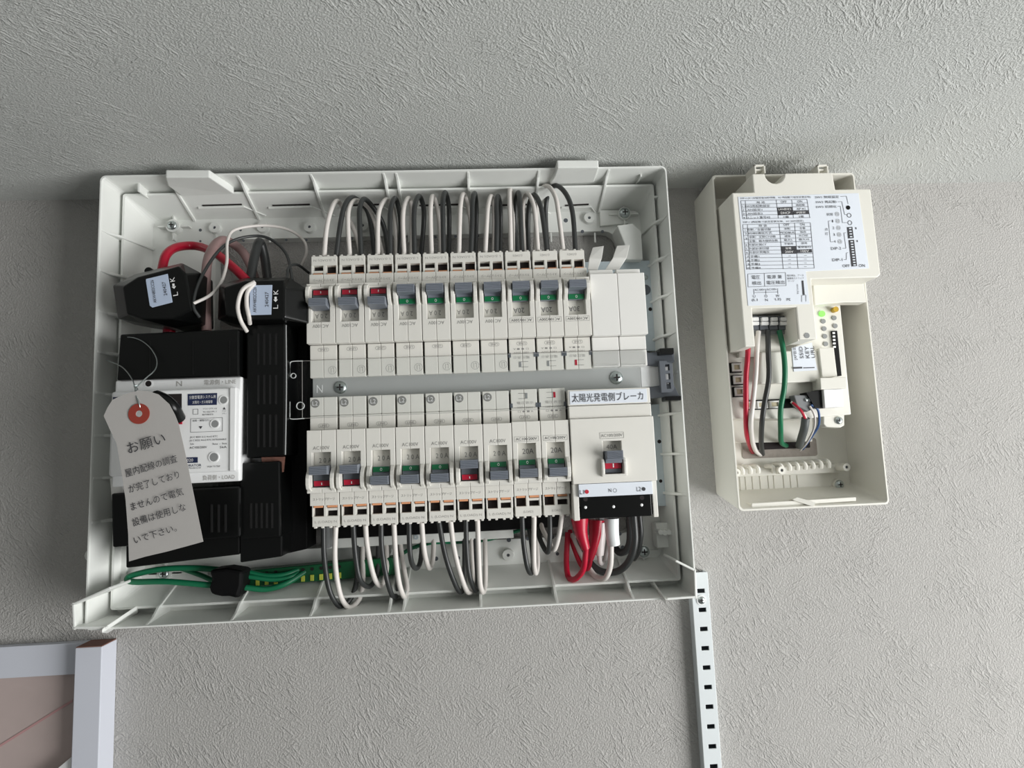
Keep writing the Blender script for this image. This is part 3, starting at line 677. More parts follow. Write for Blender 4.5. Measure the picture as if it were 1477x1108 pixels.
MB().px([(413, 466), (443, 466), (443, 792), (408, 800)], -.040, .025).build('inner_block', BLACKM, t, .0006)
MB().px([(377, 660), (409, 659), (406, 690), (400, 666), (378, 668)], -.062, .004).build('copper_edge', WOOD, t)
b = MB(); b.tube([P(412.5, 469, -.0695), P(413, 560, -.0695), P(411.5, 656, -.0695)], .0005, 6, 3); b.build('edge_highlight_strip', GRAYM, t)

# ================================================================== current sensors
def ct(name, label, outline, face, Yb, Yf_, lab, letters, ang):
    t = thing(name, label, 'current sensor', P(sum(p[0] for p in outline) / len(outline), sum(p[1] for p in outline) / len(outline), Yb))
    n_ = len(outline)
    mid = [P(*p, (Yb + Yf_) / 2 - .004) for p in outline]; fr = [P(*p, Yf_) for p in face]; bk = [v + Vector((0, .020, 0)) for v in mid]
    vs = bk + mid + fr; fs = [tuple(range(n_ - 1, -1, -1)), tuple(range(2 * n_, 3 * n_))]
    for k in range(2): fs += [(k * n_ + i, k * n_ + (i + 1) % n_, (k + 1) * n_ + (i + 1) % n_, (k + 1) * n_ + i) for i in range(n_)]
    MB().add(vs, fs).build('housing', BLACK, t, .001)
    l = MB().px(lab, Yf_ - .0004, .0006).build('paper_label', BLUEL, t, .0001)
    for s, px, py, w_, h_, m in letters: tpx(l if m is INK else t, s, px, py, Yf_ - .0006, w_, h_, m, ang)
    return t
t = ct('current_sensor', 'tilted black split current sensor at far left with pale blue label', [(162.5, 411.5), (193.5, 396), (262.5, 379.5), (290, 394), (291, 467), (252, 473), (203, 466), (169.5, 459.5)],
       [(178, 414), (199, 400), (258, 384), (268, 396), (277, 446), (250, 460), (208, 461), (184, 453)], -.045, -.080,
       [(210.6, 402.5), (241.6, 395), (248.5, 436), (219.5, 443.5), (216, 441), (210.3, 405)], [('AKW4802CC26', 221.5, 420.5, 35, 4.6, INK), ('240427', 237.5, 416.5, 21, 4.8, INK), ('L', 253, 424, 5.6, 7, INKW), ('◀', 251, 415, 3.6, 6.5, INKW), ('■', 250.2, 411, 4, 3.2, INKW), ('K', 248.6, 403.3, 6.6, 6.8, INKW)], 99)
MB().cyl(P(214, 391, -.062), .0028, .01, n=14).build('latch', BLACK, t)
MB().tube([P(243, 460, -.05), P(244, 470, -.05), P(244, 480, -.05)], .0042, 12, 3).build('red_plug', CR, t)
t = ct('current_sensor', 'upright black split current sensor under the looped white wire', [(315.5, 411), (352, 401.5), (416, 400), (444, 418), (444, 466), (415, 469), (350, 470), (313.5, 461)],
       [(324, 415), (354, 405), (410, 404), (411, 418), (411, 456), (408, 461), (352, 462), (326, 455)], -.045, -.080,
       [(360.3, 411.7), (392.5, 411), (391, 453.8), (362, 454.6), (360, 452)], [('AKW4802CC26', 367.5, 432.5, 38, 4.8, INK), ('240427', 385, 432, 22, 4.8, INK), ('L', 397.5, 442.5, 5.6, 7, INKW), ('◀', 397.5, 434, 3.6, 6.5, INKW), ('■', 397.5, 430, 4, 3.2, INKW), ('K', 397.8, 421.5, 6.6, 6.8, INKW)], 90)

# ================================================================== cables
def cable(label, pts, r, m, group=None, name='cable', cat='cable', n=10):
    c = P(*pts[0]); o = MB().tube([P(*p) for p in pts], r, n).build(name, m, None, org=c)
    return tag(o, label, cat, group)
UPW = [  # per breaker: white pts, black pts -> (base, mid, apex, return, end)
 ([(467.5, 370), (471, 330), (478, 302), (487, 290), (497, 306), (512, 335), (522, 372)], [(485, 370), (490, 330), (497, 297), (508, 285), (522, 294), (533, 314), (541, 372)]),
 ([(504.6, 370), (502, 330), (503, 303), (511, 289.5), (524, 294), (538, 314), (553, 372)], [(521, 370), (518.7, 322), (519, 300), (525.5, 287), (541, 303), (554, 328), (561, 372)]),
 ([(545, 368), (545, 322), (548, 301), (557, 288), (566, 297), (570, 320), (572, 372)], [(563, 368), (562.5, 322), (564, 299), (570, 286), (576, 305), (578, 330), (575, 372)]),
 ([(583, 368), (581, 322), (583, 298), (590, 286), (594, 305), (594, 330), (593, 372)], [(598, 368), (597, 315), (599, 293), (605, 283), (611, 300), (611, 325), (607, 372)]),
 ([(622.5, 367), (621, 322), (621.5, 295), (624.5, 283), (630, 298), (634, 325), (636, 372)], [(640, 366), (639, 322), (639, 290), (642, 277.5), (647, 295), (648, 322), (647, 370)]),
 ([(662, 366), (663, 322), (664.5, 294), (668.5, 280), (675, 297), (679, 325), (680, 370)], [(679.5, 365), (681, 322), (681.5, 292), (684.5, 278.5), (687, 295), (687, 322), (685, 370)]),
 ([(700, 364.5), (702, 322), (704, 297), (708.5, 283), (712, 296), (713, 320), (712, 368)], [(716, 364.5), (716.5, 322), (716, 297), (718, 283), (721.5, 297), (722, 322), (721, 368)]),
 ([(737, 364.5), (736, 322), (735, 290), (735.5, 274), (739, 288), (741, 325), (741, 366)], [(753, 363), (751, 322), (750, 292), (747.6, 277.6), (744, 292), (743.5, 322), (745, 366)]),
 ([(776, 363), (773, 322), (769, 294), (760.4, 279.4), (755, 294), (755, 322), (757, 366)], [(789, 363), (784, 322), (779, 295), (770, 281), (763, 296), (761.5, 325), (762, 366)]),
 ([(812.5, 363), (806, 311), (801, 284), (790, 268.5), (779, 276), (774, 305), (772, 366)], [(830, 362), (826, 308), (817, 281), (803, 268), (792, 277), (787, 305), (790, 366)])]
YU = [-.049, -.049, -.046, -.038, -.028, -.020, -.016]
nth = ['first', 'second', 'third', 'fourth', 'fifth', 'sixth', 'seventh', 'eighth', 'ninth', 'tenth']
for i, (wp, bp_) in enumerate(UPW):
    cable('white cable arching above the %s upper-row breaker from left' % nth[i], [(x, y, Y) for (x, y), Y in zip(wp, YU)], .00175, CW, 'cables arching above the upper row')
    cable('dark grey cable arching above the %s upper-row breaker from left' % nth[i], [(x, y, Y) for (x, y), Y in zip(bp_, YU)], .0019, CB, 'cables arching above the upper row')
LOW = {
 0: ([(484.5, 756), (483, 802), (486.7, 840), (494, 866), (505.5, 876.4), (519, 862.7), (523.5, 838), (523, 802), (524, 765)], [(466.6, 757), (467.5, 802), (473, 842.6), (481, 864.5), (492, 874.6), (506, 863), (514, 839), (516, 800), (517, 765)]),
 1: ([(527, 754.5), (529.6, 787.7), (538, 828), (546.5, 844), (552.5, 840.8), (558, 815), (556, 765)], [(509.5, 756), (512, 795), (517.8, 831.6), (527, 845), (537, 843), (545, 822), (545, 765)]),
 2: ([(568, 752.7), (570.8, 802.4), (576, 842.6), (583.6, 861.8), (587, 846), (581.7, 815), (574.4, 765)], [(549.7, 753.6), (550.7, 791.4), (558, 835.3), (567, 861), (573.5, 852), (573, 815), (570, 765)]),
 3: ([(608, 750), (611, 787.7), (614.6, 807.9), (620, 819.7), (624.7, 802.4), (626, 760)], [(590, 750.8), (590.9, 791.4), (594.5, 813.3), (601, 819.7), (607, 806), (610, 760)]),
 4: ([(649.4, 748), (654.9, 791.4), (664, 828), (675, 854.5), (683, 843), (681, 800), (679, 755)], [(632.6, 749), (640, 791.4), (649.4, 824.3), (662, 852.7), (669, 845), (670, 800), (669, 755)]),
 5: ([(688.7, 746), (690.5, 802), (692.5, 842), (697, 854.5), (700, 840), (700, 800), (699, 755)], [(672, 747), (673, 791), (677, 830), (686, 851.7), (689, 838), (686, 800), (684, 755)]),
 7: ([(770.5, 742.6), (770, 782), (770.5, 815), (773, 827), (775.5, 812), (774, 780), (772, 745)], [(753, 742.6), (755, 782.3), (760.4, 817), (766, 827), (769, 812), (766, 780), (760, 745)]),
 8: ([(810.7, 741.7), (806, 773), (799, 793), (791, 780), (782, 762), (779, 745)], [(793, 741.7), (793, 776.8), (790, 796.5), (782.4, 786), (777, 770), (776, 745)])}
for i, (wp, bp_) in LOW.items():
    for pts, nm, m, r in ((wp, 'white', CW, .00180), (bp_, 'dark grey', CB, .00180)):
        n_ = len(pts); k = [-.049 + (.033) * max(0, (j / (n_ - 1) - .3) / .7) for j in range(n_)]
        cable('%s cable looping below the %s lower-row breaker from left' % (nm, nth[i]), [(x, y, Y) for (x, y), Y in zip(pts, k)], r, m, 'cables looping below the lower row')
# solar breaker cables with vinyl caps
def capped(label, cap, capr, capm, pts, r, m):
    t = thing('capped_cable', label, 'cable', P(*cap[0]))
    MB().tube([P(*p) for p in cap], capr[0], 14, 5, r2=capr[1]).build('vinyl_cap', capm, t); MB().tube([P(*p) for p in pts], r, 10).build('cable', m, t)
    return t
capped('bright red cable with red vinyl cap under the solar breaker', [(836, 748, -.052), (838, 768, -.052), (845, 792, -.051)], (.0062, .0030), CR, [(845.5, 788, -.051), (842, 819, -.046), (833, 833, -.040), (824, 836, -.034), (818.5, 828, -.028), (817, 805, -.022), (819, 768, -.018)], .0021, CR)
capped('darker red cable with red cap behind the bright red one', [(860, 750, -.036), (858, 775, -.036), (851, 806, -.034)], (.0060, .0028), CR, [(853, 800, -.034), (848, 820, -.030), (838, 815, -.024), (826, 785, -.018), (822, 765, -.014)], .0018, CR)
capped('white cable with opaque white vinyl cap under the solar breaker', [(882, 748, -.052), (883, 768, -.052), (885.5, 786, -.051)], (.0052, .0044), BOOTW, [(881.5, 784, -.050), (880.5, 815, -.046), (873, 834, -.040), (860, 832, -.032), (848, 817, -.026), (834, 792, -.020), (824, 770, -.016)], .0020, CW)
capped('translucent white capped cable behind the opaque white one', [(866, 752, -.036), (865, 775, -.034), (864, 800, -.032)], (.0050, .0036), CPW, [(864, 796, -.032), (866, 812, -.028), (872, 808, -.022), (878, 780, -.018)], .0018, CPW)
cable('thick dark cable sweeping under the solar breaker to the left', [(914, 744, -.045), (916, 780, -.044), (909, 806, -.040), (895, 822, -.034), (876, 826, -.030), (858, 819, -.026), (840, 797, -.020), (828, 778, -.016)], .0026, CB, None)
cable('short dark cable curling behind the white vinyl cap', [(908, 744, -.034), (909, 778, -.033), (904, 793, -.030), (894, 797, -.026), (886, 789, -.020)], .0028, CB, None)
cable('dark cable hanging at right end of the solar breaker', [(922, 744, -.038), (924, 770, -.036), (920, 795, -.030), (914, 806, -.022)], .0022, CB, None)
# left group
cable('thick red cable arching between the two current sensors', [(233, 392, -.055), (239, 369, -.050), (252, 358, -.040), (272, 354.5, -.030), (290, 356.5, -.030), (308, 364, -.038), (321, 373, -.044), (342, 391, -.052), (356, 405, -.055)], .0032, CR)
cable('thick pinkish grey cable rising between the two current sensors', [(298, 478, -.058), (297, 440, -.056), (296.8, 405, -.054), (300.7, 372, -.048), (313, 350.5, -.036), (327, 347.5, -.028), (346, 359, -.024), (358, 376, -.022), (368, 402, -.02)], .0034, CP)
cable('thick black cable rising from behind the upright current sensor', [(361, 404, -.050), (366, 375, -.046), (374, 349, -.034), (381, 368, -.028), (386, 404, -.026)], .0034, CB)
cable('thin white wire looping high from the tilted current sensor', [(279, 438, -.078), (303, 425.8, -.072), (318.7, 407.8, -.066), (327, 379.5, -.060), (328, 348.6, -.052), (339, 331.5, -.044), (377.8, 325.5, -.034), (414, 330.6, -.028), (437, 346, -.024), (442, 364, -.022), (434, 386, -.02)], .0011, CW, name='wire', cat='wire')
cable('thin black wire looping beside the white loop', [(288, 458, -.076), (279, 440, -.078), (287.8, 405, -.070), (313.5, 364, -.058), (339, 346, -.048), (372.7, 340.4, -.040), (396, 348.6, -.040), (414, 369, -.044), (421.6, 404, -.058)], .0011, CB, name='wire', cat='wire')
cable('short thin black wire bending toward the first upper breaker', [(414, 404, -.060), (416.4, 386, -.052), (429, 382, -.044), (446, 394, -.036)], .0010, CB, name='wire', cat='wire')
cable('left one of the white wire pair over the upright sensor', [(368, 406.5, -.082), (350, 418, -.084), (343, 441, -.084), (347, 461.8, -.082), (356, 478, -.074)], .0014, CW, name='wire', cat='wire')
cable('right one of the white wire pair over the upright sensor', [(367, 409, -.081), (357, 422, -.083), (356, 441, -.083), (359, 456, -.082), (360.5, 467, -.076)], .0014, CW, name='wire', cat='wire')
cable('short white wire between upright sensor and upper breakers', [(416.4, 460.5, -.062), (432, 451.5, -.055), (446, 437, -.046)], .0013, CW, name='wire', cat='wire')

# ================================================================== earth bar, green wires, tape
t = thing('earth_terminal_bar', 'dark green earth terminal bar with yellow screws at lower left', 'terminal bar', P(450, 830, -.012))
MB().px([(350, 824), (566, 804), (574, 829), (350, 848)], -.024, .012).build('bar', CG2, t, .0008)
for k in range(10):
    px = 371.5 + k * 13.1; py = 841 - k * 1.15
    if k == 3 or k == 4: continue
    q = P(px, py - .5, -.0245); MB().box(q.x - .0013, q.x + .0013, -.0249, -.022, q.z - .0021, q.z + .0021).build('screw_head', YEL, t, .0002)
    MB().cyl(P(px, py - 13, -.0245), .0012, .0008, n=12).build('wire_hole', SLOT, t)
G = 'green earth wires at the lower left'
cable('green earth wire, outer long loop left of the tape', [(330, 823, -.026), (280, 819.5, -.028), (235, 821, -.030), (198, 828, -.032), (184, 834, -.034), (192, 839.5, -.036), (240, 839, -.038), (300, 844, -.038), (330, 846, -.036)], .0021, CG, G, n=12)
cable('green earth wire, upper strand right of the tape', [(330, 822, -.028), (352, 824, -.028), (380, 830, -.028), (410, 829, -.027), (440, 818, -.02)], .0019, CG, G)
cable('green earth wire, middle strand right of the tape', [(330, 832, -.030), (360, 832, -.030), (392, 836, -.029), (420, 832, -.027), (436, 820, -.02)], .0018, CG, G)
cable('green earth wire, lowest strand right of the tape', [(325, 846, -.034), (352, 847.5, -.034), (384, 850, -.032), (412, 842, -.030), (441, 824, -.022)], .0021, CG, G)
cable('green earth wire, short strand left of the tape top', [(262, 820, -.022), (290, 830, -.024), (310, 838, -.026), (330, 838, -.028)], .0018, CG, G)
cable('thin green earth wire running right behind the lower loops', [(560, 806, -.016), (580, 798.7, -.016), (596, 790, -.016), (625, 783, -.016), (662, 782, -.016), (700, 779, -.016), (726, 772, -.016), (760, 762, -.016)], .0014, CG, G)
b = MB(); pl = [P(p[0], p[1], -.044) for p in ((301, 823, -.040), (325, 820, -.044), (350, 824, -.040), (349, 845, -.042), (343, 864, -.036), (330, 861, -.042), (318, 861, -.038), (304, 858, -.036), (300, 848, -.040), (305, 838, -.042))]
o = b.prism(pl, (0, .018, 0)).build('electrical_tape', BLACKM, None, .0022, org=P(325, 840, -.03)); tag(o, 'black tape wrapped round the green wires at lower left', 'tape')

# ================================================================== paper tag with wire
YT = -.100
t = thing('paper_tag', 'grey paper tag with red eyelet and Japanese notice', 'tag', P(201, 596, YT))
edge = [(198, 563.5), (214, 564.5), (228.6, 569), (244, 583), (252, 598), (258, 613), (268.5, 660), (281, 722), (293, 781.5), (266, 789), (240, 796), (210, 803), (186, 810), (184.9, 771), (181, 720), (175, 680), (168, 639.5), (158, 619), (149.5, 600), (155, 588), (162, 577), (176, 570)]
n_ = len(edge); cx_, cy_ = 201, 597
def tagY(px, py):  # slight bow of the paper
    return YT + (px - 220) / 100 * .0015 - (py - 600) / 100 * .0008
vs = []; fs = []
ho = [P(cx_ + 4.6 * math.cos(-math.pi / 2 + 2 * math.pi * k / n_), cy_ + 4.6 * math.sin(-math.pi / 2 + 2 * math.pi * k / n_), tagY(cx_, cy_)) for k in range(n_)]
out = [P(x, y, tagY(x, y)) for x, y in edge]
off = Vector((0, .0003, 0))
vs = out + ho + [v + off for v in out] + [v + off for v in ho]
for k in range(n_):
    j = (k + 1) % n_
    fs += [(k, j, j + n_, k + n_), (k + 2 * n_, k + 3 * n_, j + 3 * n_, j + 2 * n_), (k, k + 2 * n_, j + 2 * n_, j), (k + n_, j + n_, j + 3 * n_, k + 3 * n_)]
MB().add(vs, fs).build('paper', TAGP, t)
MB().cyl(P(cx_, cy_, tagY(cx_, cy_)) + Vector((0, -.0007, 0)), .0064, .0006, n=32, hole=.0021).build('eyelet', TAGR, t)
for s, px, py, w_, h_ in (('お願い', 211, 639.5, 55, 17), ('屋内配線の調査', 218, 672, 76, 12), ('が完了しており', 222, 695, 74, 12), ('ませんので電気', 226.5, 720, 77, 12), ('設備は使用しな', 229.5, 742.5, 78, 12), ('いで下さい。', 224, 770.5, 62, 11)):
    k = (P(px + .5, py, YT) - P(px - .5, py, YT)).length
    text(t, s, P(px, py, min(tagY(px - 35, py + 8), tagY(px + 35, py - 8)) - .0004), w_ * k, h_ * k, INK, 15)
b = MB(); b.tube([P(*p) for p in ((204, 593, YT), (200, 580, YT - .001), (195, 562, -.098), (210, 546, -.092), (224, 533, -.085), (226, 518, -.079), (217, 502, -.0765), (203, 491, -.076), (187, 486.5, -.075), (172, 489, -.066))], .0004, 6, 5)
b.tube([P(*p) for p in ((198, 590, YT), (195, 562, -.0985), (190, 546, -.092), (178, 531, -.080), (165, 524, -.066), (154, 520, -.052))], .0004, 6, 5)
b.tube([P(*p) for p in ((194, 566, YT + .001), (198, 561, -.101), (194, 558, -.098), (198, 555, -.097))], .0005, 6, 4); b.build('hanging_wire', STEEL, t)

# ================================================================== meter box at right
BX0, BX1, BZ0, BZ1, BY = .1862, .3008, -.0485, .2094, -.044
t = thing('meter_box', 'ivory plastic open meter box mounted right of the breaker panel', 'electrical enclosure', (.243, 0, .08))
b = MB()
rs = [((BX0 + .001, BX1 - .001, BZ0 + .0085, BZ1 - .001), 0.0, .003), ((BX0, BX1, BZ0, BZ1), -.0435, .0032), ((BX0 + .0004, BX1 - .0004, BZ0 + .0004, BZ1 - .0004), -.0441, .003), ((BX0 + .0014, BX1 - .0014, BZ0 + .0014, BZ1 - .0014), -.0441, .0025),
      ((BX0 + .0018, BX1 - .0018, BZ0 + .0020, BZ1 - .0018), -.0430, .0025), ((BX0 + .003, BX1 - .0045, BZ0 + .0125, BZ1 - .003), -.004, .003), ((BX0 + .03, BX1 - .04, BZ0 + .04, BZ1 - .04), -.004, .003)]
allr = [rr(*R, y, r) for R, y, r in rs]; n = len(allr[0]); vs = [v for R in allr for v in R]; fs = []
for k in range(len(allr) - 1):
    for i in range(n): fs.append((k * n + i, k * n + (i + 1) % n, (k + 1) * n + (i + 1) % n, (k + 1) * n + i))
fs.append(tuple((len(allr) - 1) * n + i for i in range(n)))
b.add(vs, fs); b.build('shell', BOXM, t)
# cable entry hole with filler, comb, bosses, screws
q = rr(X(1070, 640, -.005), X(1178, 640, -.005), Z(1120, 660, -.005), Z(1120, 634, -.005), -.0048, .002)
MB().prism(q, (0, .0008, 0)).build('entry_filler', MORTAR, t)
q = rr(X(1083, 640, -.005), X(1168, 640, -.005), Z(1120, 648, -.005), Z(1120, 632, -.005), -.0053, .001)
MB().prism(q, (0, .0006, 0)).build('entry_hole', SLOT, t)
for k in range(12):
    if k == 3: continue
    px = 1068 + k * 11.3; py = 678 - k * .9 + (2 if k in (3, 4) else 0)
    p = P(px, py, -.016)
    MB().tube([p + Vector((-.002, .006, .002)), p + Vector((0, 0, .0018)), p + Vector((.0012, -.001, -.0004)), p + Vector((.0012, 0, -.0032))], .0018, 8, 4).build('comb_tooth', BOXM, t)
p, q = P(1062, 682, -.010), P(1215, 667, -.010); MB().box(p.x, q.x, -.010, -.004, q.z - .008, q.z - .001).build('comb_base', BOXM, t, .0006)
for px, py in ((1128, 678.5), (1221.5, 674), (1063, 682)):
    c = P(px, py, -.022); o = MB().cyl(c, .0030, .018, n=20, hole=.0012).build('boss', BOXM, t); MB().cyl(c + Vector((0, .0012, 0)), .0013, .001, n=12).build('boss_hole', GRAYD, o)
screw(t, P(1211, 699, -.008), .0036); MB().cyl(P(1211, 699, -.0076), .0046, .0036, n=20).build('screw_seat', BOXM, t)
b = MB()
for px in (1068, 1076, 1086, 1097, 1109, 1117, 1131, 1141, 1151): 
    p = P(px, 697, -.0044); b.box(p.x - .0002, p.x + .0002, -.0046, -.004, p.z - .006, p.z + .006)
b.build('embossed_lines', BOXM, t)
MB().prism([P(1084, 726, -.0415), P(1235, 717, -.0415), P(1235, 723, -.0415), P(1084, 733, -.0415)], (0, .012, 0)).build('bottom_rail', BOXM, t, .0005)
MB().prism([P(1143, 721, -.0425), P(1150, 717.5, -.0425), P(1177, 725, -.0445), P(1173, 731, -.0445)], (0, .006, 0)).build('hinge_stub', BOXM, t)
for px in (1094.5, 1185):
    p = P(px, 244, -.060); b = MB(); b.box(p.x - .0042, p.x - .0030, -.062, -.046, p.z - .004, p.z + .0028); b.box(p.x + .0030, p.x + .0042, -.062, -.046, p.z - .004, p.z + .0028); b.box(p.x - .0042, p.x + .0042, -.062, -.060, p.z + .0014, p.z + .0028)
    b.box(p.x - .0032, p.x + .0032, -.060, -.048, p.z - .001, p.z + .0002)
    b.build('top_latch', BOXM, t, .0003)

# metering module
t = thing('energy_meter_module', 'off-white metering module with printed switch table inside the meter box', 'meter', P(1150, 450, -.01))
YM = -.070
xL, xR = X(1056, 279, YM), X(1256, 274, YM)
def cxz(px, py): v = P(px, py, YM); return (v.x, v.z)
ztop = Z(1060, 278, YM); zup = Z(1130, 250, YM); zr = Z(1260, 396, YM); xcol = X(1172, 420, YM); zbotL = Z(1085, 500, YM)
xt0 = X(1086, 262, YM); xt1 = X(1202, 262, YM)
outl = [(xL, ztop), (xt0, ztop), (xt0, zup)]
nx, nr = X(1117.5, 250, YM), .0076
outl += [(nx - nr, zup)] + [(nx - nr * math.cos(a * math.pi / 8), zup - .0078 * math.sin(a * math.pi / 8)) for a in range(1, 8)] + [(nx + nr, zup)]
outl += [(xt1, zup), (xt1 + .001, ztop + .001), (xR, ztop + .001), (xR + .0005, zr), (xR - .002, zr - .0022), (xcol, zr - .0022), (xcol, zbotL + .004)]
tz1, tz0 = Z(1120, 444, YM), Z(1120, 498, YM); tx0, tx1 = X(1087, 470, YM), X(1151, 470, YM)
outl += [(tx1 + .0015, zbotL + .004), (tx1, zbotL + .004), (tx1, tz1), (tx0, tz1), (tx0, zbotL), (xL, zbotL)]
MB().prism([(x, YM, z) for x, z in outl], (0, .034, 0)).build('front_cover', BOXM, t, .0008)
# recess behind terminals
MB().box(tx0 - .001, tx1 + .001, -.044, -.038, tz0 - .004, tz1 + .001).build('terminal_well', BOXM, t)
MB().prism([(tx1 - .0005, YM + .001, zbotL + .003), (tx1 - .0005, YM + .001, tz1), (tx1 + .0008, -.04, tz1), (tx1 + .0008, -.04, zbotL + .003)], (.0006, 0, 0)).build('well_side', BOXM, t)
MB().cyl(P(1164, 484, YM - .0003), .0020, .001, n=20).build('mould_dimple', GRAYM, t)
# right lower recess frame (status lights)
MB().prism([P(*p, -.052) for p in ((1172, 400), (1245, 400), (1250, 436), (1218, 436), (1175, 440))], (0, .01, 0)).build('cover_step', BOXM, t, .0006)
# base body
MB().prism([P(*p, -.040) for p in ((1047, 498), (1060, 498), (1174, 436), (1212, 437), (1228, 598), (1176, 602), (1170, 604), (1055, 604))], (0, .03, 0)).build('base', BOXM, t, .0008)
MB().prism([P(*p, -.012) for p in ((1050, 590), (1172, 590), (1172, 637), (1060, 639))], (0, .008, 0)).build('lower_block', BOXM, t, .0005)
MB().prism([P(*p, -.038) for p in ((1188, 598), (1218, 597), (1218, 614), (1212, 617), (1192, 616), (1188, 612))], (0, .008, 0)).build('fixing_ear', BOXM, t, .0006)
screw(t, P(1210, 606.5, -.0385), .0030)
MB().prism([P(*p, -.048) for p in ((1098, 508), (1180, 504), (1187, 545), (1185, 550), (1097, 554), (1094, 548))], (0, .01, 0)).build('raised_panel', BOXM, t, .001)
MB().prism([P(*p, -.054) for p in ((1183, 545), (1221, 544), (1222, 560), (1184, 562))], (0, .012, 0)).build('port_hood', BOXM, t, .0005)
MB().prism([P(*p, -.053) for p in ((1188, 562), (1215, 561), (1217, 587), (1190, 588))], (0, .012, 0)).build('metal_port', WHITE, t, .0003)
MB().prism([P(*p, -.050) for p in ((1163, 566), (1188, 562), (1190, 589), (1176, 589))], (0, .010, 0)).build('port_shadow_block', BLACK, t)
MB().prism([P(*p, -.050) for p in ((1181, 502), (1203, 501), (1208, 543), (1186, 545))], (0, .012, 0)).build('side_panel', BOXM, t, .0006)
# dip switches and lights
o = MB().prism([P(*p, -.0415) for p in ((1199.5, 477.5), (1207.5, 477), (1214, 542), (1207, 543))], (0, .003, 0)).build('dip_switch', BLACKM, t)
for k in range(5):
    c = P(1202.5 + k * .3, 480.5 + k * 5, -.0418); MB().box(c.x - .0009, c.x + .0009, -.0421, -.041, c.z - .0007, c.z + .0007).build('slider', WHITE, o)
MB().cyl(P(1186.3, 452.5, -.0412), .0023, .0012, n=20).build('status_light', LED, t)
for px, py in ((1187.8, 463.3), (1189, 474), (1190, 485), (1191.3, 496), (1203.5, 458.5), (1205, 470)): MB().cyl(P(px, py, -.0408), .0018, .001, n=18).build('status_light', GRAYM, t)
MB().cyl(P(1206, 446, -.0440), .0021, .005, n=18).build('push_button', GOLD, t)
# connectors
for px, py in ((1061, 530.5), (1063, 548.5), (1065, 565.5)):
    c = P(px, py, -.0415); o = MB().box(c.x - .0042, c.x + .0042, -.0425, -.036, c.z - .0038, c.z + .0038).build('socket', BLACKM, t)
    MB().plate([c.x - .0035, c.x - .0022, c.x + .0022, c.x + .0038], [c.z - .0031, c.z - .0018, c.z + .0018, c.z + .0031], lambda i, j: i == 1 and j == 1, -.0445, -.042).build('socket_rim', PALE, o, .0002)
    MB().box(c.x - .002, c.x + .002, -.0432, -.042, c.z - .0018, c.z + .0018).build('socket_core', TAN, o)
o = MB().prism([P(*p, -.041) for p in ((1080, 577.5), (1160, 574), (1170, 587), (1078, 592))], (0, .004, 0)).build('socket_row', BLACKM, t)
for px in (1082, 1099, 1117):
    c = P(px, 584.5 - (px - 1082) * .03, -.0425); MB().plate([c.x - .0040, c.x - .0026, c.x + .0026, c.x + .0042], [c.z - .0028, c.z - .0015, c.z + .0016, c.z + .0028], lambda i, j: i == 1 and j == 1, -.0435, -.041).build('socket_rim', PALE, o, .0002)
    MB().box(c.x - .0024, c.x + .0024, -.0425, -.041, c.z - .0015, c.z + .0016).build('socket_core', TAN, o)
# screw terminals
for k in range(4):
    px = 1088 + k * 13.6; c = P(px, 464.5, -.052)
    o = MB().box(c.x - .0032, c.x + .0032, -.052, -.042, c.z - .0058, c.z + .0046).build('terminal', GRAYD, t, .0002)
    b = MB(); b.box(c.x - .0024, c.x + .0024, -.0550, -.050, c.z + .0002, c.z + .0030); b.box(c.x - .0028, c.x + .0026, -.0545, -.050, c.z - .0028, c.z - .0002); b.build('terminal_lever', WHITE, o, .0003)
MB().box(tx0, X(1135, 474, -.05), -.0500, -.042, Z(1110, 482, -.05), Z(1110, 472, -.05)).build('terminal_base', GRAYM, t, .0002)
# label sticker
YL = YM - .0003
lab = MB().prism([P(*p, YL) for p in ((1064.5, 284), (1238.5, 278.5), (1253.5, 387), (1162.5, 391.5), (1168, 438.5), (1079, 441))], (0, .0004, 0)).build('printed_label', LABEL, t, .0001)
def lt(s, zx, zy, w_, h_, m=INK, rot=0):   # label print, positions taken in the enlarged crop (origin 1000,220, x4.923)
    tpx(lab, s, 1000 + zx / 4.923, 220 + zy / 4.923, YL - .0002, w_ / 4.923, h_ / 4.923, m, rot)
def lp(zx, zy): return P(1000 + zx / 4.923, 220 + zy / 4.923, YL - .0002)
def bars(name, segs, th=.00020, m=INK):
    b = MB()
    for a, c in segs:
        p, q = lp(*a), lp(*c); d = (q - p).normalized(); nn = Vector((-d.z, 0, d.x)) * th / 2
        b.prism([p - nn, q - nn, q + nn, p + nn], (0, .0001, 0))
    b.build(name, m, lab)
lt('DIP-2 (※1 AP設定後30秒待機、※2 再起動で設定変更反映)', 585, 321, 500, 17)
lt('DIP-1 (再起動で設定変更反映、※3 200V固定)', 570, 491, 430, 17)
seg = []
def hrow(x0a, x1a, y, sl): seg.append(((x0a, y), (x1a, y - sl)))
for k in range(6): hrow(338 + k * 3.5, 808 + k * 5, 342 + k * 26, 10)
seg += [((338, 342), (352, 472)), ((370, 342), (380, 472)), ((590, 338), (605, 466)), ((700, 336), (712, 464)), ((808, 332), (828, 462))]
for k in range(13):
    hrow(352 + k * 2.2, 832 + k * 2.3, 512 + k * 26.3, 14 if k < 6 else 6)
seg += [((352, 512), (380, 832)), ((385, 510), (405, 832)), ((610, 505), (640, 828)), ((720, 500), (745, 825)), ((832, 498), (860, 822))]
seg += [((390, 862), (655, 852)), ((655, 852), (660, 945)), ((390, 955), (660, 945)), ((388, 862), (390, 955)), ((505, 858), (508, 950))]
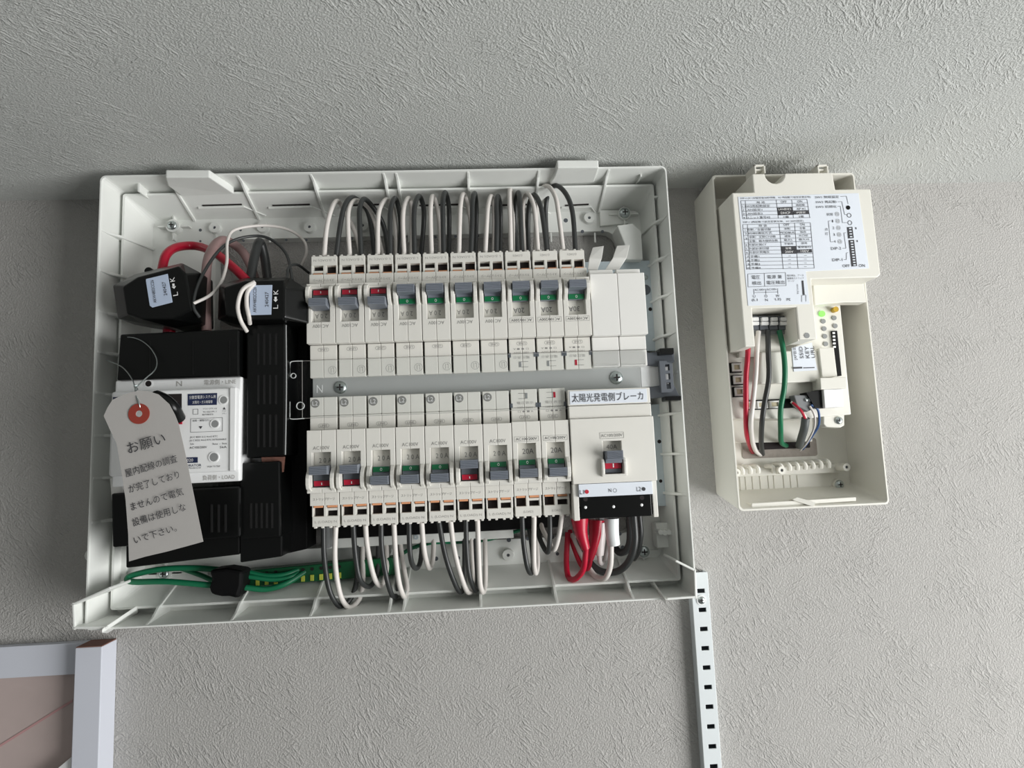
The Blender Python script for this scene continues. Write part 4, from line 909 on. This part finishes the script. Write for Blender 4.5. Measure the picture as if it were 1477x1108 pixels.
seg += [((430, 970), (432, 1010)), ((515, 968), (517, 1008)), ((600, 965), (602, 1005)), ((435, 995), (600, 990)), ((770, 1060), (770, 1015)), ((800, 1058), (800, 1012)), ((770, 1015), (800, 1012))]
seg += [((1045, 312), (1088, 310)), ((1088, 310), (1100, 365)), ((1025, 350), (1055, 348)), ((1055, 348), (1075, 440)), ((1075, 440), (1090, 442)), ((1025, 382), (1045, 380)), ((1045, 380), (1060, 498)), ((1060, 498), (1090, 498)),
        ((960, 487), (975, 486)), ((960, 487), (975, 635)), ((975, 635), (995, 634)), ((1070, 570), (1085, 680)), ((1060, 680), (1085, 680)), ((1085, 570), (1070, 571)), ((1100, 712), (1088, 713)), ((1088, 713), (1088, 760)), ((1088, 760), (1070, 761))]
bars('table_lines', seg)
for a in (((595, 392), (703, 388), (712, 442), (602, 446)), ((712, 415), (818, 412), (822, 436), (712, 441)), ((622, 668), (730, 664), (735, 716), (628, 719)), ((738, 690), (840, 686), (845, 710), (738, 714)), ((770, 910), (782, 909), (792, 1010), (778, 1011)), ((1092, 530), (1130, 528), (1140, 608), (1100, 611)), ((1103, 622), (1142, 620), (1163, 806), (1124, 810))):
    MB().prism([lp(*p) for p in a], (0, .0001, 0)).build('black_print_block', INK, lab)
for s, x, y, w_, h_, m in (('用 途', 480, 354, 60, 16, INK), ('OFF', 643, 350, 42, 16, INK), ('ON', 757, 347, 34, 16, INK), ('1 SW2再起動設定', 448, 380, 196, 17, INK), ('再起動', 762, 373, 62, 17, INK), ('2 LAN設定1', 420, 407, 140, 17, INK), ('LAN設定2', 650, 402, 90, 17, INKW), ('AP ※1', 765, 400, 60, 15, INK),
                         ('3 LAN設定2', 424, 434, 140, 17, INK), ('DHCP', 655, 429, 66, 17, INKW), ('IP固定', 765, 426, 66, 16, INKW), ('4 ユニット番号※2', 452, 461, 190, 17, INK), ('1番', 662, 457, 38, 16, INK), ('2番', 768, 454, 38, 16, INK),
                         ('用 途', 495, 520, 60, 16, INK), ('OFF', 662, 513, 42, 16, INK), ('ON', 775, 511, 34, 16, INK), ('1 余剰／全量切替', 460, 547, 185, 17, INK), ('余剰', 667, 541, 42, 16, INK), ('全量', 776, 537, 42, 16, INK),
                         ('2 RS485通信方式', 465, 573, 190, 17, INK), ('MODBUS', 668, 570, 105, 15, INK), ('独自', 780, 564, 40, 16, INK), ('余剰：主幹CT切替', 492, 599, 188, 17, INK), ('3', 378, 612, 9, 15, INK), ('標準', 671, 595, 42, 16, INK), ('大口径', 782, 590, 66, 16, INK), ('全量：最大接続台数', 500, 627, 205, 17, INK), ('最大5', 675, 621, 58, 16, INK), ('最大10', 787, 617, 72, 16, INK),
                         ('4 外部計測CT', 446, 655, 150, 17, INK), ('不使用', 678, 648, 62, 16, INK), ('使用', 787, 644, 42, 16, INK), ('5 外部計測切替', 457, 682, 166, 17, INK), ('発電', 675, 680, 42, 16, INKW), ('蓄放電※3', 790, 671, 90, 16, INK), ('6 外部計測電圧', 460, 708, 166, 17, INK), ('200V', 681, 705, 58, 16, INKW), ('100V', 792, 700, 58, 16, INKW),
                         ('7 予備1', 426, 738, 86, 17, INK), ('8 予備2', 429, 765, 86, 17, INK), ('9 予備3', 431, 793, 86, 17, INK), ('10 予備4', 430, 820, 96, 17, INK),
                         ('SW1 無線設定', 950, 316, 170, 19, INK), ('SW2 再起動', 943, 351, 148, 19, INK), ('SW3 初期化', 945, 385, 148, 19, INK), ('状態', 970, 439, 46, 20, INK), ('1', 990, 487, 7, 18, INK), ('2', 996, 535, 12, 18, INK), ('3', 1001, 583, 12, 18, INK), ('4', 1006, 632, 12, 18, INK), ('点', 945, 545, 22, 20, INK), ('灯', 948, 577, 22, 20, INK),
                         ('DIP-2', 1015, 681, 72, 19, INK), ('DIP-1', 1024, 762, 72, 19, INK), ('OFF', 1086, 805, 52, 20, INK), ('ON', 1197, 803, 44, 20, INK), ('1', 1156, 538, 6, 14, INK), ('1', 1165, 629, 6, 14, INK),
                         ('電圧', 445, 886, 60, 27, INK), ('検出', 450, 927, 64, 27, INK), ('電源 兼', 578, 883, 104, 27, INK), ('電圧検出', 585, 923, 128, 27, INK), ('AC100V', 472, 975, 72, 14, INK), ('AC100V', 558, 972, 72, 14, INK), ('U', 433, 1022, 17, 18, INK), ('O', 517, 1020, 20, 18, INK), ('W', 600, 1018, 27, 18, INK),
                         ('(L1', 437, 1049, 40, 22, INK), ('N', 521, 1047, 18, 18, INK), ('L2)', 603, 1044, 42, 22, INK), ('PE', 678, 1044, 28, 18, INK), ('電圧検出、アース', 725, 873, 118, 14, INK), ('配線用ストリップ', 727, 893, 118, 14, INK), ('ゲージ', 695, 913, 44, 14, INK)):
    lt(s, x, y, w_, h_, m)
for k in range(4):
    for x, y in ((685, 735 + k * 26.5), (797, 731 + k * 26.5)): lt('—', x, y, 18, 2, INK)
lt('9±1mm', 741, 970, 70, 12, INK, 90)
MB().cyl(lp(1100, 391), .0016, .0003, n=20).build('printed_dot', BLACKM, lab)
for x, y in ((1107, 446), (1112, 499)): q = lp(x, y); oval(lab, q.x, q.z, .0034, .0034, q.y, INK, .0004)
for x, y in ((1021, 437), (1026, 487), (1031, 535), (1036, 583), (1041, 632)):
    q = lp(x, y); oval(lab, q.x, q.z, .0033, .0033, q.y, INKG, .0002); oval(lab, q.x, q.z, .0018, .0018, q.y, INKG, .0003)
b = MB()
for k in range(4):
    q = lp(1114 + k * 2.3, 540 + k * 19.5); b.box(q.x - .0010, q.x + .0008, q.y - .0002, q.y, q.z - .0004, q.z + .0004)
for k in range(10):
    q = lp(1125 + k * 2.3, 634 + k * 18.3); b.box(q.x - .0010, q.x + .0008, q.y - .0002, q.y, q.z - .0004, q.z + .0004)
b.build('switch_marks', LABEL, lab)
# second small label
l2 = MB().prism([P(*p, -.0485) for p in ((1142, 502), (1171, 494), (1179, 534), (1145, 536))], (0, .0004, 0)).build('small_label', LABEL, t, .0001)
for s, px in (('[AP設定]', 1147), ('SSID', 1156), ('KEY', 1164.5), ('URL', 1172.5)): tpx(l2, s, px, 509 - (px - 1147) * .05, -.0488, 17 if s != '[AP設定]' else 20, 5.2, INK, 92)
q0, q1 = P(1144, 530.8, -.0488), P(1157, 530.2, -.0488); b = MB().box(q0.x, q1.x, -.0488, -.0486, q0.z - .0006, q0.z + .0006); q0, q1 = P(1159, 530.8, -.0488), P(1175, 530.2, -.0488); b.box(q0.x, q1.x, -.0488, -.0486, q0.z - .0003, q0.z + .0003); b.build('printed_gauge', INK, l2)

# meter box wires
GW = 'power wires hanging from the metering module'
cable('red wire hanging in the meter box, leftmost of four', [(1079, 500, -.052), (1078, 520, -.052), (1076, 545, -.051), (1076, 590, -.048), (1077, 625, -.036), (1083, 646, -.014), (1086, 652, -.006)], .0019, CR, GW, 'wire', 'wire')
cable('white wire hanging in the meter box beside the red one', [(1094, 478, -.052), (1092, 500, -.053), (1090, 540, -.053), (1086, 580, -.050), (1083, 610, -.046), (1085, 635, -.030), (1090, 650, -.014), (1097, 656, -.006)], .0018, CW, GW, 'wire', 'wire')
cable('dark grey wire hanging in the meter box, between white and green', [(1107.5, 477, -.052), (1108, 505, -.054), (1109, 545, -.053), (1103, 580, -.050), (1099, 610, -.044), (1098, 640, -.024), (1100, 655, -.006)], .0019, CB, GW, 'wire', 'wire')
cable('green wire hanging in the meter box, rightmost of four', [(1124, 477, -.052), (1129, 500, -.054), (1132, 530, -.054), (1131, 560, -.052), (1126, 590, -.048), (1126, 620, -.038), (1127, 638, -.020), (1134, 643, -.006)], .0019, CG, GW, 'wire', 'wire')
t = thing('signal_plug', 'grey signal plug with screws at lower right of the module', 'connector', P(1160, 580, -.045))
MB().prism([P(*p, -.048) for p in ((1145, 570), (1170, 570), (1178, 578), (1177, 588), (1165, 594), (1150, 586))], (0, .008, 0)).build('plug_body', GRAYP, t, .0006)
MB().dome(P(1163, 577, -.0485), .0014, .0006).build('plug_screw', STEEL, t); MB().dome(P(1168, 577, -.0485), .0014, .0006).build('plug_screw', STEEL, t)
t = thing('sheathed_cable', 'grey sheathed signal cable with red, white inner wires', 'cable', P(1160, 620, -.03))
MB().tube([P(*p) for p in ((1162, 603, -.046), (1160, 618, -.042), (1156, 632, -.030), (1153, 643, -.014))], .0030, 12).build('sheath', SHRINK, t)
for pts, m, r in ((((1143, 581, -.048), (1150, 587, -.050), (1157, 595, -.050), (1162, 606, -.046)), CR, .0010), (((1141, 580, -.047), (1148, 586, -.049), (1159, 597, -.049), (1164, 606, -.045)), CW, .0009)):
    MB().tube([P(*p) for p in pts], r, 8).build('inner_wire', m, t)
cable('thin pale grey signal wire right of the grey sheath', [(1168, 586, -.049), (1175, 600, -.048), (1174, 618, -.040), (1164, 638, -.022), (1154, 650, -.008)], .0008, CW, None, 'wire', 'wire')
cable('thin blue signal wire right of the grey sheath', [(1170, 584, -.049), (1180, 592, -.048), (1181, 612, -.042), (1172, 628, -.030), (1158, 648, -.008)], .0009, CBL, None, 'wire', 'wire')

# ================================================================== slotted shelf rail
xr = (X(1020.7, 830, -.009) + X(1041, 1100, -.009)) / 2; xl_ = xr - .0135
t = thing('slotted_rail', 'white steel rail with dark slots running down the lower wall', 'shelf rail', (xl_, 0, -.25))
zz = []; z0_ = Z(1012, 880, -.009); pit = (Z(1012.7, 880, -.009) - Z(1030, 1106, -.009)) / 8
zs = [z0_ - pit * k for k in range(-1, 22)]; zl = [z0_ + pit + .014]
for z in zs: zl += [z + .0016, z - .0016]
zl.append(zs[-1] - .01); zl = sorted(zl)
xc = (X(1012.8, 880, -.009) + X(1030, 1106, -.009)) / 2
MB().plate([xl_, xc - .0029, xc + .0029, xr], zl, lambda i, j: i == 1 and j % 2 == 1, -.009, -.0078).build('face', RAILM, t, .0003)
MB().box(xl_, xl_ + .001, -.008, 0, zl[0], zl[-1]).build('flange', RAILM, t); MB().box(xr - .001, xr, -.008, 0, zl[0], zl[-1]).build('flange', RAILM, t)
MB().box(xl_ + .001, xr - .001, -.0030, -.0005, zl[0], zl[-1] - .001).build('slot_backing', GRAYD, t)
o = screw(t, P(1012, 866, -.0095), .0030); MB().cyl(P(1012, 866, -.0096), .0038, .0006, n=20).build('washer', WHITE, t)

# ================================================================== white timber frame at lower left
t = thing('white_frame', 'white laminated frame corner with brown end grain at lower left', 'frame', P(130, 1100, -.01))
a, c = X(106, 1000, -.019), X(145, 1000, -.019); zt = Z(127, 934, -.019)
MB().box(a, c, -.019, -.0002, -.60, zt).build('post', POSTM, t, .0006)
MB().box(a + .0003, c - .0003, -.0185, -.0006, zt - .0002, zt + .0005).build('end_grain', WOOD, t)
za_, zb2 = Z(50, 933.5, -.012), Z(50, 979.5, -.012)
MB().box(-.62, a, -.007, -.0002, zb2, za_).build('rail', POSTM, t, .0005)
MB().box(-.62, a, -.0030, -.0002, -.60, zb2).build('back_board', BOARD, t)
p, q = P(-300, 1265, -.0034), P(104, 1013, -.0034); MB().prism([p, q, q + Vector((0, 0, .0018)), p + Vector((0, 0, .0018))], (0, .0006, 0)).build('chalk_line', PINK, t)
p, q = P(-260, 1390, -.014), P(103, 1092, -.014); MB().prism([p, q, q - Vector((0, 0, .012)), p - Vector((0, 0, .012))], (0, .010, 0)).build('brace', WHITE, t, .0003)
